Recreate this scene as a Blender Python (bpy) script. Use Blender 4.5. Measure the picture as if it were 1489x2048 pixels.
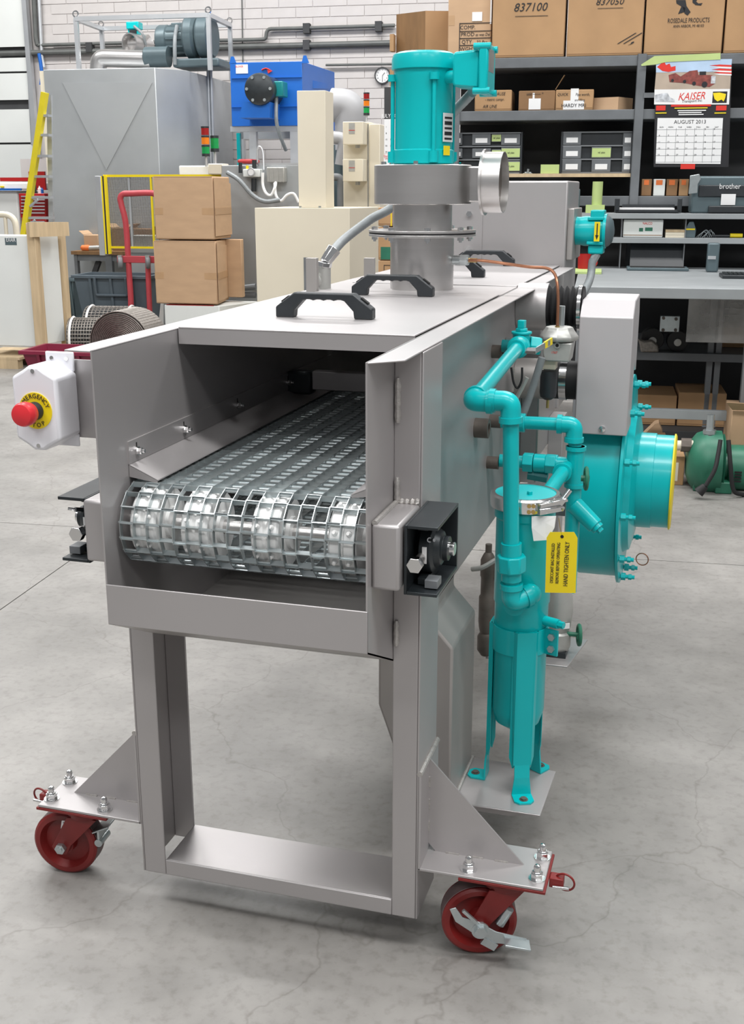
import bpy, bmesh, math, random
from mathutils import Vector, Matrix
from math import sin, cos, pi, radians
random.seed(7)
for o in list(bpy.data.objects): bpy.data.objects.remove(o, do_unlink=True)
scene = bpy.context.scene
COL = scene.collection

# ---------------------------------------------------------------- camera
FPX, PITCH, YAW = 2270.06, .2777, .2854
CAM = Vector((.7701, -1.7452, 1.4891))
FW = Vector((-sin(YAW)*cos(PITCH), cos(YAW)*cos(PITCH), -sin(PITCH)))
RT = Vector((cos(YAW), sin(YAW), 0)); UP = RT.cross(FW)
cd = bpy.data.cameras.new('camera'); cam = bpy.data.objects.new('camera', cd); COL.objects.link(cam)
cd.sensor_fit = 'VERTICAL'; cd.sensor_height = 36; cd.lens = 36*FPX/2048; cd.clip_end = 200
cam.matrix_world = Matrix((( RT.x, UP.x, -FW.x, CAM.x), (RT.y, UP.y, -FW.y, CAM.y), (RT.z, UP.z, -FW.z, CAM.z), (0, 0, 0, 1)))
scene.camera = cam

# ---------------------------------------------------------------- world, lamps, exposure
wd = bpy.data.worlds.new('world'); scene.world = wd; wd.use_nodes = True
wd.node_tree.nodes['Background'].inputs[0].default_value = (.95, .97, 1, 1)
wd.node_tree.nodes['Background'].inputs[1].default_value = .24
scene.view_settings.view_transform = 'Standard'; scene.view_settings.look = 'None'
scene.view_settings.exposure = 0; scene.view_settings.gamma = 1; scene.view_settings.use_curve_mapping = False
def area(name, loc, sx, sy, power, rz=0, col=(1, .995, .985)):
    l = bpy.data.lights.new(name, 'AREA'); l.shape = 'RECTANGLE'; l.size = sx; l.size_y = sy; l.energy = power; l.color = col
    o = bpy.data.objects.new(name, l); COL.objects.link(o); o.location = loc; o.rotation_euler = (0, 0, rz); return o
A = radians(5.5)
CA, SA = cos(A), sin(A)
for i, (lx, ly) in enumerate([(-2.6, -1.2), (1.0, -1.2), (4.6, -1.2), (-5.6, 4.2), (-1.9, 4.2), (1.8, 4.2), (-6.6, 9.4), (-2.8, 9.4), (1, 9.4), (-2.6, -5.2), (1.2, -5.2), (5, -5.2)]):
    area('high_bay_and_fill_lamp', (lx*CA-ly*SA, lx*SA+ly*CA, 6.2), 2.6, 1.0, (105 if ly < -4 else 190) if ly < 5 else 230, A)  # the row behind the camera is unseen, added as frontal fill

# ---------------------------------------------------------------- helpers
def ray(px, py): return FW + RT*((px-744.5)/FPX) - UP*((py-1024)/FPX)
def PM(px, py, ax, val):
    d = ray(px, py); t = (val-CAM[ax])/d[ax]; return CAM + d*t
def toR(p): return Vector((p.x*CA+p.y*SA, -p.x*SA+p.y*CA, p.z))
CR = toR(CAM)
def PR(px, py, v):            # point of the room plane at distance v under a pixel
    d = toR(ray(px, py)); t = (v-CR.y)/d.y; return CR + d*t
def RC(x0, y0, x1, y1, v):    # u0,u1,z0,z1 of a pixel rectangle on plane v
    xm, ym = (x0+x1)/2, (y0+y1)/2
    return PR(x0, ym, v).x, PR(x1, ym, v).x, PR(xm, y1, v).z, PR(xm, y0, v).z

class G:
    def __init__(s): s.v = []; s.f = []
    def add(s, vs, fs):
        n = len(s.v); s.v += [tuple(p) for p in vs]; s.f += [tuple(i+n for i in f) for f in fs]; return s
    def box(s, x0, x1, y0, y1, z0, z1):
        return s.add([(x0,y0,z0),(x1,y0,z0),(x1,y1,z0),(x0,y1,z0),(x0,y0,z1),(x1,y0,z1),(x1,y1,z1),(x0,y1,z1)],
                     [(0,3,2,1),(4,5,6,7),(0,1,5,4),(1,2,6,5),(2,3,7,6),(3,0,4,7)])
    def obox(s, c, ax, ay, az, hx, hy, hz):
        c = Vector(c); ax = Vector(ax).normalized(); ay = Vector(ay).normalized(); az = Vector(az).normalized()
        vs = [c+ax*(hx*i)+ay*(hy*j)+az*(hz*k) for k in (-1,1) for (i,j) in ((-1,-1),(1,-1),(1,1),(-1,1))]
        return s.add(vs, [(0,3,2,1),(4,5,6,7),(0,1,5,4),(1,2,6,5),(2,3,7,6),(3,0,4,7)])
    def bar(s, p0, p1, w, h, up=(0,0,1)):
        p0 = Vector(p0); p1 = Vector(p1); d = (p1-p0); u = Vector(up); sx = d.cross(u)
        if sx.length < 1e-6: sx = d.cross(Vector((0,1,0)))
        sx.normalize(); u = sx.cross(d).normalized()
        return s.obox((p0+p1)/2, d, sx, u, d.length/2, w/2, h/2)
    def frame(s, d):
        d = Vector(d).normalized(); a = Vector((0,0,1)) if abs(d.z) < .9 else Vector((1,0,0))
        u = d.cross(a).normalized(); return d, u, d.cross(u).normalized()
    def cyl(s, p0, p1, r, r2=None, n=24, cap=True, ph=0):
        p0 = Vector(p0); p1 = Vector(p1); r2 = r if r2 is None else r2
        d, u, w = s.frame(p1-p0); vs = []
        for p, rr in ((p0, r), (p1, r2)):
            for i in range(n):
                a = 2*pi*i/n+ph; vs.append(p+u*(rr*cos(a))+w*(rr*sin(a)))
        fs = [(i, (i+1) % n, n+(i+1) % n, n+i) for i in range(n)]
        if cap: fs += [tuple(range(n-1, -1, -1)), tuple(range(n, 2*n))]
        return s.add(vs, fs)
    def lathe(s, c, axis, prof, n=32, close=True):
        c = Vector(c); d, u, w = s.frame(axis); vs = []; m = len(prof)
        for r, h in prof:
            for i in range(n):
                a = 2*pi*i/n; vs.append(c+d*h+u*(r*cos(a))+w*(r*sin(a)))
        fs = [(k*n+i, k*n+(i+1) % n, (k+1)*n+(i+1) % n, (k+1)*n+i) for k in range(m-1) for i in range(n)]
        if close: fs += [tuple(range(n-1, -1, -1)), tuple(range((m-1)*n, m*n))]
        return s.add(vs, fs)
    def ring(s, c, axis, prof, n=32):   # closed profile swept round
        c = Vector(c); d, u, w = s.frame(axis); vs = []; m = len(prof)
        for r, h in prof:
            for i in range(n):
                a = 2*pi*i/n; vs.append(c+d*h+u*(r*cos(a))+w*(r*sin(a)))
        fs = [(k*n+i, k*n+(i+1) % n, ((k+1) % m)*n+(i+1) % n, ((k+1) % m)*n+i) for k in range(m) for i in range(n)]
        return s.add(vs, fs)
    def torus(s, c, axis, R, r, n=32, m=8):
        return s.ring(c, axis, [(R+r*cos(2*pi*k/m), r*sin(2*pi*k/m)) for k in range(m)], n)
    def tube(s, path, r, n=12, cap=True):
        P = [Vector(p) for p in path]; vs = []; u = None
        for i, p in enumerate(P):
            d = (P[min(i+1, len(P)-1)]-P[max(i-1, 0)]).normalized()
            if u is None: _, u, _ = s.frame(d)
            u = (u-d*u.dot(d)).normalized(); w = d.cross(u)
            rr = r[i] if isinstance(r, (list, tuple)) else r
            for k in range(n):
                a = 2*pi*k/n; vs.append(p+u*(rr*cos(a))+w*(rr*sin(a)))
        m = len(P)
        fs = [(k*n+i, k*n+(i+1) % n, (k+1)*n+(i+1) % n, (k+1)*n+i) for k in range(m-1) for i in range(n)]
        if cap: fs += [tuple(range(n-1, -1, -1)), tuple(range((m-1)*n, m*n))]
        return s.add(vs, fs)
    def prism(s, poly, ax, a0, a1):
        def mk(p, a):
            if ax == 'x': return (a, p[0], p[1])
            if ax == 'y': return (p[0], a, p[1])
            return (p[0], p[1], a)
        n = len(poly); vs = [mk(p, a0) for p in poly]+[mk(p, a1) for p in poly]
        return s.add(vs, [tuple(range(n-1, -1, -1)), tuple(range(n, 2*n))]+[(i, (i+1) % n, n+(i+1) % n, n+i) for i in range(n)])
    def plate(s, pts, nrm, t):   # polygon in space given thickness along nrm
        nrm = Vector(nrm).normalized()*t; n = len(pts); pts = [Vector(p) for p in pts]
        return s.add(pts+[p+nrm for p in pts], [tuple(range(n-1, -1, -1)), tuple(range(n, 2*n))]+[(i, (i+1) % n, n+(i+1) % n, n+i) for i in range(n)])
    def quad(s, a, b, c, d): return s.add([a, b, c, d], [(0, 1, 2, 3)])

def fillet(path, rad, k=6):
    P = [Vector(p) for p in path]; out = [P[0]]
    for i in range(1, len(P)-1):
        a = P[i-1]-P[i]; b = P[i+1]-P[i]; r = min(rad, a.length*.49, b.length*.49)
        p0 = P[i]+a.normalized()*r; p2 = P[i]+b.normalized()*r
        for j in range(k+1):
            t = j/k; out.append(p0*(1-t)**2+P[i]*(2*t*(1-t))+p2*t*t)
    return out+[P[-1]]

# ---------------------------------------------------------------- materials
MAT = {}
def mat(name, col, rough=.5, metal=0, var=.06, scale=8, bump=0, bscale=60, spec=.5, coat=0, alpha=1, emit=0, trans=0, stretch=None, col2=None, contrast=(.3, .7)):
    if name in MAT: return MAT[name]
    m = bpy.data.materials.new(name); m.use_nodes = True; nt = m.node_tree; N = nt.nodes; L = nt.links
    b = N['Principled BSDF']
    b.inputs['Roughness'].default_value = rough; b.inputs['Metallic'].default_value = metal
    b.inputs['Specular IOR Level'].default_value = spec
    b.inputs['Coat Weight'].default_value = coat; b.inputs['Coat Roughness'].default_value = .08
    b.inputs['Alpha'].default_value = alpha; b.inputs['Transmission Weight'].default_value = trans
    tc = N.new('ShaderNodeTexCoord'); mp = N.new('ShaderNodeMapping'); L.new(tc.outputs['Object'], mp.inputs[0])
    if stretch: mp.inputs['Scale'].default_value = stretch
    nz = N.new('ShaderNodeTexNoise'); nz.inputs['Scale'].default_value = scale; nz.inputs['Detail'].default_value = 5
    L.new(mp.outputs[0], nz.inputs['Vector'])
    rp = N.new('ShaderNodeValToRGB'); L.new(nz.outputs['Fac'], rp.inputs[0])
    c = Vector(col); c2 = Vector(col2) if col2 else c*(1+var)
    c1 = c*(1-var)
    rp.color_ramp.elements[0].position = contrast[0]; rp.color_ramp.elements[1].position = contrast[1]
    rp.color_ramp.elements[0].color = (*c1, 1); rp.color_ramp.elements[1].color = (*c2, 1)
    L.new(rp.outputs[0], b.inputs['Base Color'])
    if emit:
        L.new(rp.outputs[0], b.inputs['Emission Color']); b.inputs['Emission Strength'].default_value = emit
    if bump:
        n2 = N.new('ShaderNodeTexNoise'); n2.inputs['Scale'].default_value = bscale; n2.inputs['Detail'].default_value = 4
        L.new(mp.outputs[0], n2.inputs['Vector'])
        bp = N.new('ShaderNodeBump'); bp.inputs['Strength'].default_value = bump; bp.inputs['Distance'].default_value = .002
        L.new(n2.outputs['Fac'], bp.inputs['Height']); L.new(bp.outputs[0], b.inputs['Normal'])
    MAT[name] = m; return m
mat('stainless', (.46, .44, .44), .42, .55, .04, 3, .03, 500)
mat('stainless_dark', (.40, .38, .365), .46, .5, .06, 4, .05, 400)
mat('brushed', (.60, .585, .575), .31, .88, .06, 5, .05, 300, stretch=(.4, .4, 6))
mat('chrome', (.80, .80, .80), .16, 1, .02)
mat('zinc', (.50, .545, .555), .33, .85, .08, 30)
mat('weld', (.50, .48, .46), .5, .7, .15, 150, .6, 300)
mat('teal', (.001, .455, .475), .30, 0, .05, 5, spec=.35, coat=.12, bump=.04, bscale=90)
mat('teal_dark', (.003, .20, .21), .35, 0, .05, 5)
mat('black_plastic', (.022, .026, .03), .42, 0, .1, 20, .1, 300)
mat('black_metal', (.028, .034, .038), .38, .3, .12, 20)
mat('black_rubber', (.012, .012, .013), .6, 0, .1)
mat('white_plastic', (.90, .90, .89), .35, 0, .02, 30)
mat('estop_white', (.80, .80, .84), .35, 0, .02)
mat('red_plastic', (.70, .03, .04), .35, 0, .03)
mat('yellow', (.85, .66, .01), .45, 0, .04)
mat('caster_red', (.19, .012, .011), .42, 0, .15, 14, .1, 80)
mat('tread', (.16, .11, .11), .6, 0, .25, 18)
mat('white_paper', (.78, .78, .78), .7, 0, .02)
mat('ink', (.015, .015, .018), .7)
mat('ink_red', (.65, .03, .02), .7)
mat('brass', (.60, .42, .16), .3, .9, .05)
mat('copper', (.42, .19, .11), .32, .85, .08, 20)
mat('dark_iron', (.13, .11, .095), .55, .4, .2, 30, .2, 120)
mat('grey_cast', (.42, .42, .40), .42, .4, .06, 30, .15, 120)
mat('grey_paint', (.17, .18, .19), .5, 0, .12, 6)
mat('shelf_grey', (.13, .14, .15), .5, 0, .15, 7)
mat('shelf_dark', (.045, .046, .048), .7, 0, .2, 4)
mat('bench_top', (.30, .32, .33), .45, 0, .08, 5)
mat('cardboard', (.50, .33, .20), .8, 0, .06, 5, .06, 120, stretch=(1, 1, 3))
mat('cardboard_old', (.40, .24, .12), .8, 0, .10, 4, .06, 120)
mat('cardboard_dark', (.24, .135, .065), .85, 0, .12, 5)
mat('tape', (.46, .29, .16), .35, 0, .05)
mat('wood', (.55, .42, .26), .7, 0, .14, 4, .1, 40, stretch=(6, 6, .7))
mat('wood_dark', (.22, .12, .05), .65, 0, .2, 4, stretch=(5, 5, .8))
mat('blue_paint', (.008, .12, .48), .38, 0, .04, 4)
mat('cream', (.72, .66, .53), .5, 0, .02, 3)
mat('offwhite', (.70, .72, .70), .55, 0, .03, 2)
mat('grey_bin', (.085, .11, .13), .55, 0, .08, 6)
mat('maroon', (.20, .012, .04), .4, 0, .08, 6)
mat('green_paint', (.022, .15, .09), .45, 0, .18, 10, .1, 60)
mat('green_note', (.45, .56, .22), .7, 0, .05)
mat('steel_blue', (.10, .14, .155), .42, .2, .08, 8)
mat('conduit', (.24, .26, .27), .5, .1, .08, 40)
mat('lens_red', (.30, .012, .012), .25); mat('lens_amber', (.75, .20, .01), .25); mat('lens_green', (.01, .28, .07), .25)
mat('ladder_yellow', (.75, .62, .02), .5, 0, .06)
mat('alu', (.62, .64, .66), .35, .7, .04)
mat('toolbox_red', (.38, .012, .012), .35, 0, .05)
mat('hand_truck_red', (.48, .06, .075), .4, 0, .1)
mat('tank_steel', (.42, .44, .45), .38, .4, .10, 1.2, contrast=(.35, .65))
mat('wire_dark', (.09, .09, .095), .5, .5, .3, 40)
mat('wire_grey', (.24, .22, .20), .42, .7, .25, 60)
mat('duct_grey', (.34, .34, .35), .5, 0, .05, 4)
mat('film', (.55, .55, .54), .25, 0, .3, 6, alpha=.42)
mat('orange_tag', (.75, .18, .04), .6)
mat('black_hole', (.01, .01, .01), .8)
mat('belt_guard', (.53, .51, .52), .45, .35, .03, 3, .04, 400)

# ---------------------------------------------------------------- things and parts
def link(o): COL.objects.link(o); return o
def mesh_of(g, m, org=(0, 0, 0), smooth=True, ang=35):
    me = bpy.data.meshes.new('mesh'); ox, oy, oz = org
    me.from_pydata([(x-ox, y-oy, z-oz) for x, y, z in g.v], [], g.f)
    bm = bmesh.new(); bm.from_mesh(me); bmesh.ops.recalc_face_normals(bm, faces=bm.faces); bm.to_mesh(me); bm.free()
    me.materials.append(MAT[m] if isinstance(m, str) else m)
    if smooth:
        me.shade_smooth(); me.set_sharp_from_angle(angle=radians(ang))
    return me
def bev(o, w, seg=2):
    if w:
        md = o.modifiers.new('bevel', 'BEVEL'); md.width = w; md.segments = seg; md.limit_method = 'ANGLE'; md.angle_limit = radians(40)
    return o
def tag(o, label, cat, group=None):
    o['label'] = label; o['category'] = cat
    if group: o['group'] = group
class T:
    def __init__(s, name, label, cat, org=(0, 0, 0), fr='M', group=None, rz=0):
        s.o = Vector(org); s.fr = fr
        s.e = link(bpy.data.objects.new(name, None)); s.e.empty_display_size = .05
        place(s.e, s.o, fr, rz); tag(s.e, label, cat, group)
    def p(s, name, g, m, par=None, bevel=0, smooth=True, label=None, seg=2, ang=35):
        o = link(bpy.data.objects.new(name, mesh_of(g, m, s.o, smooth, ang))); o.parent = par or s.e
        if label: o['label'] = label
        return bev(o, bevel, seg)
    def cp(s, src, dloc, par=None, rot=None):
        o = link(src.copy()); o.parent = par or s.e; o.location = dloc
        if rot: o.rotation_euler = rot
        return o
def place(o, org, fr, rz=0):
    x, y, z = org
    if fr == 'R': o.location = (x*CA-y*SA, x*SA+y*CA, z); o.rotation_euler = (0, 0, A+rz)
    else: o.location = org; o.rotation_euler = (0, 0, rz)
def solo(name, label, cat, org, g, m, fr='R', group=None, bevel=0, smooth=True, kind=None, ang=35):
    o = link(bpy.data.objects.new(name, mesh_of(g, m, org, smooth, ang))); place(o, org, fr)
    if kind: o['kind'] = kind
    if label: tag(o, label, cat, group)
    return bev(o, bevel)
def struct(name, g, m, fr='R', par=None, org=(0, 0, 0), bevel=0):
    o = link(bpy.data.objects.new(name, mesh_of(g, m, org)))
    if par: o.parent = par
    else: place(o, org, fr); o['kind'] = 'structure'
    return bev(o, bevel)
def textg(body, size, org, xd, yd, align='CENTER', shear=0, sx=1, depth=.0004, space=1):
    """lettering as thin mesh; org = anchor, xd/yd = writing and up directions"""
    cu = bpy.data.curves.new('t', 'FONT'); cu.body = body; cu.size = size; cu.align_x = align; cu.align_y = 'CENTER'
    cu.shear = shear; cu.resolution_u = 2; cu.space_character = space; cu.extrude = depth/2
    ob = bpy.data.objects.new('t', cu); me = bpy.data.meshes.new_from_object(ob)
    xd = Vector(xd).normalized(); yd = Vector(yd).normalized(); zd = xd.cross(yd); org = Vector(org); g = G()
    g.add([org+xd*(v.co.x*sx)+yd*v.co.y+zd*v.co.z for v in me.vertices], [tuple(p.vertices) for p in me.polygons])
    bpy.data.objects.remove(ob); bpy.data.curves.remove(cu); bpy.data.meshes.remove(me); return g

# ================================================================ ROOM
def concrete():
    m = bpy.data.materials.new('concrete'); m.use_nodes = True; nt = m.node_tree; N = nt.nodes; L = nt.links; b = N['Principled BSDF']
    tc = N.new('ShaderNodeTexCoord')
    def noise(sc, det, rough=.5, stretch=None):
        mp = N.new('ShaderNodeMapping'); L.new(tc.outputs['Object'], mp.inputs[0])
        if stretch: mp.inputs['Scale'].default_value = stretch
        n = N.new('ShaderNodeTexNoise'); n.inputs['Scale'].default_value = sc; n.inputs['Detail'].default_value = det; n.inputs['Roughness'].default_value = rough
        L.new(mp.outputs[0], n.inputs['Vector']); return n
    def ramp(n, p0, c0, p1, c1):
        r = N.new('ShaderNodeValToRGB'); L.new(n.outputs['Fac'], r.inputs[0])
        r.color_ramp.elements[0].position = p0; r.color_ramp.elements[0].color = (*c0, 1)
        r.color_ramp.elements[1].position = p1; r.color_ramp.elements[1].color = (*c1, 1); return r
    def mul(a, bb, f=1):
        x = N.new('ShaderNodeMix'); x.data_type = 'RGBA'; x.blend_type = 'MULTIPLY'; x.inputs[0].default_value = f
        L.new(a.outputs[0] if a.bl_idname != 'ShaderNodeMix' else a.outputs[2], x.inputs[6]); L.new(bb.outputs[0], x.inputs[7]); return x
    base = ramp(noise(.9, 6, .6), .32, (.205, .196, .184), .68, (.325, .312, .295))
    x = mul(base, ramp(noise(5, 8, .65), .3, (.80, .80, .80), .62, (1.04, 1.04, 1.04)))
    x = mul(x, ramp(noise(38, 4, .6), .28, (.80, .79, .78), .5, (1, 1, 1)))
    v = N.new('ShaderNodeTexVoronoi'); v.feature = 'DISTANCE_TO_EDGE'; v.inputs['Scale'].default_value = 1.3
    nw = noise(3, 5); mx = N.new('ShaderNodeMix'); mx.data_type = 'VECTOR'; mx.inputs[0].default_value = .25
    L.new(tc.outputs['Object'], mx.inputs[4]); L.new(nw.outputs['Color'], mx.inputs[5]); L.new(mx.outputs[1], v.inputs['Vector'])
    cr = N.new('ShaderNodeValToRGB'); L.new(v.outputs['Distance'], cr.inputs[0])
    cr.color_ramp.elements[0].position = 0; cr.color_ramp.elements[0].color = (.80, .79, .78, 1)
    cr.color_ramp.elements[1].position = .004; cr.color_ramp.elements[1].color = (1, 1, 1, 1)
    x = mul(x, cr)
    L.new(x.outputs[2], b.inputs['Base Color'])
    rr = ramp(noise(2.2, 5), .3, (.34,)*3, .7, (.55,)*3); L.new(rr.outputs[0], b.inputs['Roughness'])
    bp = N.new('ShaderNodeBump'); bp.inputs['Strength'].default_value = .05; bp.inputs['Distance'].default_value = .003
    L.new(noise(60, 4).outputs['Fac'], bp.inputs['Height']); L.new(bp.outputs[0], b.inputs['Normal'])
    MAT['concrete'] = m
concrete()
mat('joint', (.10, .09, .08), .9)
mat('mortar', (.53, .50, .485), .9, 0, .04, 3)
mat('block', (.545, .515, .50), .85, 0, .06, 2.5, .25, 90)
fl = struct('floor', G().box(-14, 8, -8, 12.9, -.1, -.012), 'joint')
for (a, b_) in ((-14, -1.483), (-1.478, 8)):
    for (c, d) in ((-8, 2.818), (2.823, 12.9)):
        struct('slab', G().box(a, b_, c, d, -.012, 0), 'concrete', par=fl)
WV = 12.5
wb = struct('wall_back', G().box(-14, 8, WV, WV+.3, 0, 6.5), 'mortar')
bw, bh = .42, .116
bme = mesh_of(G().box(0, bw-.008, -.008, .01, 0, bh-.007), 'block')
cnt = 0
for r in range(25):
    for c in range(13):
        z = 3.93-(r+1)*bh; u = -6.22+(c-.5*(r % 2))*bw
        if u+bw < -6.25 or cnt >= 295: continue
        p = CR + (Vector((u, WV, z))-CR)
        o = link(bpy.data.objects.new('block', bme)); o.parent = wb; o.location = (u, WV, z); cnt += 1
# overhead door at the left of the back wall
u1 = PR(56, 60, WV-.06).x
d1 = struct('door_1', G().box(-9.5, u1, WV-.04, WV, 0, 4.4), 'shelf_dark')
for ya, yb in ((-60, 94), (116, 143), (147, 200), (219, 285), (289, 420)):
    z1, z0 = PR(28, ya, WV-.06).z, PR(28, yb, WV-.06).z
    struct('door_panel', G().box(-9.5, u1-.03, WV-.085, WV-.041, z0, z1), 'offwhite', par=d1)
struct('door_track', G().box(u1-.03, u1+.03, WV-.12, WV-.041, 1.2, 4.4), 'alu', par=d1)

# ================================================================ CONVEYOR MACHINE
H = 1.2196
BX = .25
M = T('conveyor_machine', 'long grey stainless conveyor machine with wire belt, black lid handles and red casters', 'machine', (0, 1.2, 0))
side = [(0, .714), (0, H), (2.45, H), (2.45, .60), (.17, .631)]
for sx in (-1, 1):
    o = M.p('side_panel', G().prism(side, 'x', sx*(BX-.003), sx*BX), 'stainless')
    if sx > 0: fp = [(BX-.003, 0), (BX+.051, .05), (BX+.051, 2.40), (BX-.003, 2.40)]
    else: fp = [(-BX+.003, 0), (-BX-.051, 0), (-BX-.051, 2.40), (-BX+.003, 2.40)]
    M.p('flange', G().prism(fp, 'z', H-.0035, H), 'stainless', o, bevel=.0015)
M.p('front_lip', G().box(-BX, BX, -.001, .003, .714, .792), 'stainless', bevel=.0012)
M.p('floor_pan', G().plate([(-BX, 0, .714), (BX, 0, .714), (BX, .17, .631), (-BX, .17, .631)], (0, .44, .9), .003)
    .box(-BX+.003, BX-.003, .17, 2.45, .631, .634), 'stainless_dark')
# lids and handles
def handle_geo(cx, cy):
    out = [(-.108, 0), (-.108, .022), (-.066, .053), (.066, .053), (.108, .022), (.108, 0), (.068, 0), (.066, .016), (.046, .037)]
    for k in range(1, 12):
        t = k/12; out.append((.046-.092*t, .037+.003*math.sin(t*pi*4)**2))
    out += [(-.046, .037), (-.066, .016), (-.068, 0)]
    return G().prism([(cx+x, H+.004+z) for x, z in out], 'y', cy-.014, cy+.014)
for y0, y1, hs in ((.335, 1.222, (.57, 1.115)), (1.506, 2.447, (1.80, 2.36))):
    lid = M.p('lid', G().box(-BX+.006, BX-.006, y0, y1, H-.0, H+.004), 'stainless', bevel=.0015)
    M.p('lid_skirt', G().box(-BX+.006, BX-.006, y0, y0+.003, H-.03, H), 'stainless', lid)
    for hy in hs:
        h = M.p('handle', handle_geo(-.013, hy), 'black_plastic', lid, bevel=.003)
        for sx in (-1, 1):
            M.p('handle_screw_recess', G().obox((-.013+sx*.089, hy, H+.0425), (1, 0, -sx*.72), (0, 1, 0), (sx*.72, 0, 1), .010, .006, .0012), 'black_hole', lid)
M.p('deck_plate', G().box(-BX+.003, BX-.003, 1.226, 1.502, H-.002, H+.002), 'stainless')
# end box with bolted strip
eb = M.p('end_box', G().box(-.30, .262, 2.45, 2.80, .70, 1.515), 'stainless', bevel=.006)
M.p('bolt_strip', G().box(-.17, -.042, 2.446, 2.45, H, 1.50), 'stainless', eb)
for zz in (1.275, 1.40):
    M.p('strip_bolt', G().cyl((-.09, 2.446, zz), (-.09, 2.436, zz), .011, n=6), 'chrome', eb)
M.p('motor_plate', G().box(.262, .285, 2.47, 2.72, 1.24, 1.42), 'stainless_dark', eb, bevel=.003)
# U frame of channel: two posts and a cross beam
FY0, FY1, FX = .167, .315, .303
for sx in (-1, 1):
    g = G().box(sx*(FX-.004), sx*FX, FY0, FY1, .078, H-.0035).box(sx*BX, sx*(FX-.004), FY0, FY0+.004, .078, H-.0035).box(sx*BX, sx*(FX-.004), FY1-.004, FY1, .078, H-.0035)
    post = M.p('post', g, 'stainless', bevel=.002)
    M.p('post_sleeve', G().box(sx*FX, sx*(FX+.005), FY0, FY1, .19, .405), 'stainless', post, bevel=.001)
    M.p('weld_bead', G().cyl((sx*(FX+.002), FY0, .402), (sx*(FX+.002), FY1, .404), .006, n=8), 'weld', post)
    for za, zb in ((.665, .715), (.945, .99), (1.09, 1.17)):
        M.p('weld_bead', G().tube([(sx*(BX+.007), FY0-.002, za+(zb-za)*t/6) for t in range(7)], [.004, .006, .005, .006, .005, .006, .003], n=8), 'weld', post)
    # caster bracket
    bp_ = M.p('caster_plate', G().box(sx*FX, sx*.5515, FY0, .302, .190, .196), 'stainless', bevel=.0015)
    gp = [(FX+.02, .196), (.503, .196), (FX+.005, .402), (FX+.005, .213)]
    M.p('gusset', G().prism([(sx*x, z) for x, z in gp], 'y', .236, .240), 'stainless', bp_)
    for xa, xb in ((.345, .372), (.40, .422), (.445, .472)):
        M.p('weld_bead', G().box(sx*xa, sx*xb, .2335, .236, .196, .1985), 'weld', bp_)
    for zc in (.24, .29, .34):
        M.p('weld_bead', G().box(sx*(FX+.005), sx*(FX+.0075), .2335, .236, zc, zc+.022), 'weld', bp_)
    for bx, by in ((.401, .1895), (.535, .197), (.535, .2725), (.401, .2725)):
        bo = M.p('washer', G().cyl((sx*bx, by, .196), (sx*bx, by, .1985), .0165), 'chrome', bp_)
        g = G().cyl((sx*bx, by, .1985), (sx*bx, by, .210), .0125, n=6).cyl((sx*bx, by, .210), (sx*bx, by, .214), .0105, .009, n=20)
        g.lathe((sx*bx, by, .214), (0, 0, 1), [(.007, 0), (.007, .009), (.005, .0125), (.001, .014)], 14)
        M.p('lock_nut', g, 'chrome', bp_, bevel=.0008)
M.p('cross_beam', G().box(-BX, BX, FY0, FY0+.004, .078, .113).box(-BX, BX, FY0+.004, FY1, .109, .113).box(-BX, BX, FY1-.004, FY1, .078, .109), 'stainless', bevel=.0018)
# rear support frame, hidden behind the tank from the front
for sx in (-1, 1):
    M.p('rear_post', G().box(sx*BX, sx*FX, 2.28, 2.40, 0, .70), 'stainless', bevel=.003)

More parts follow.
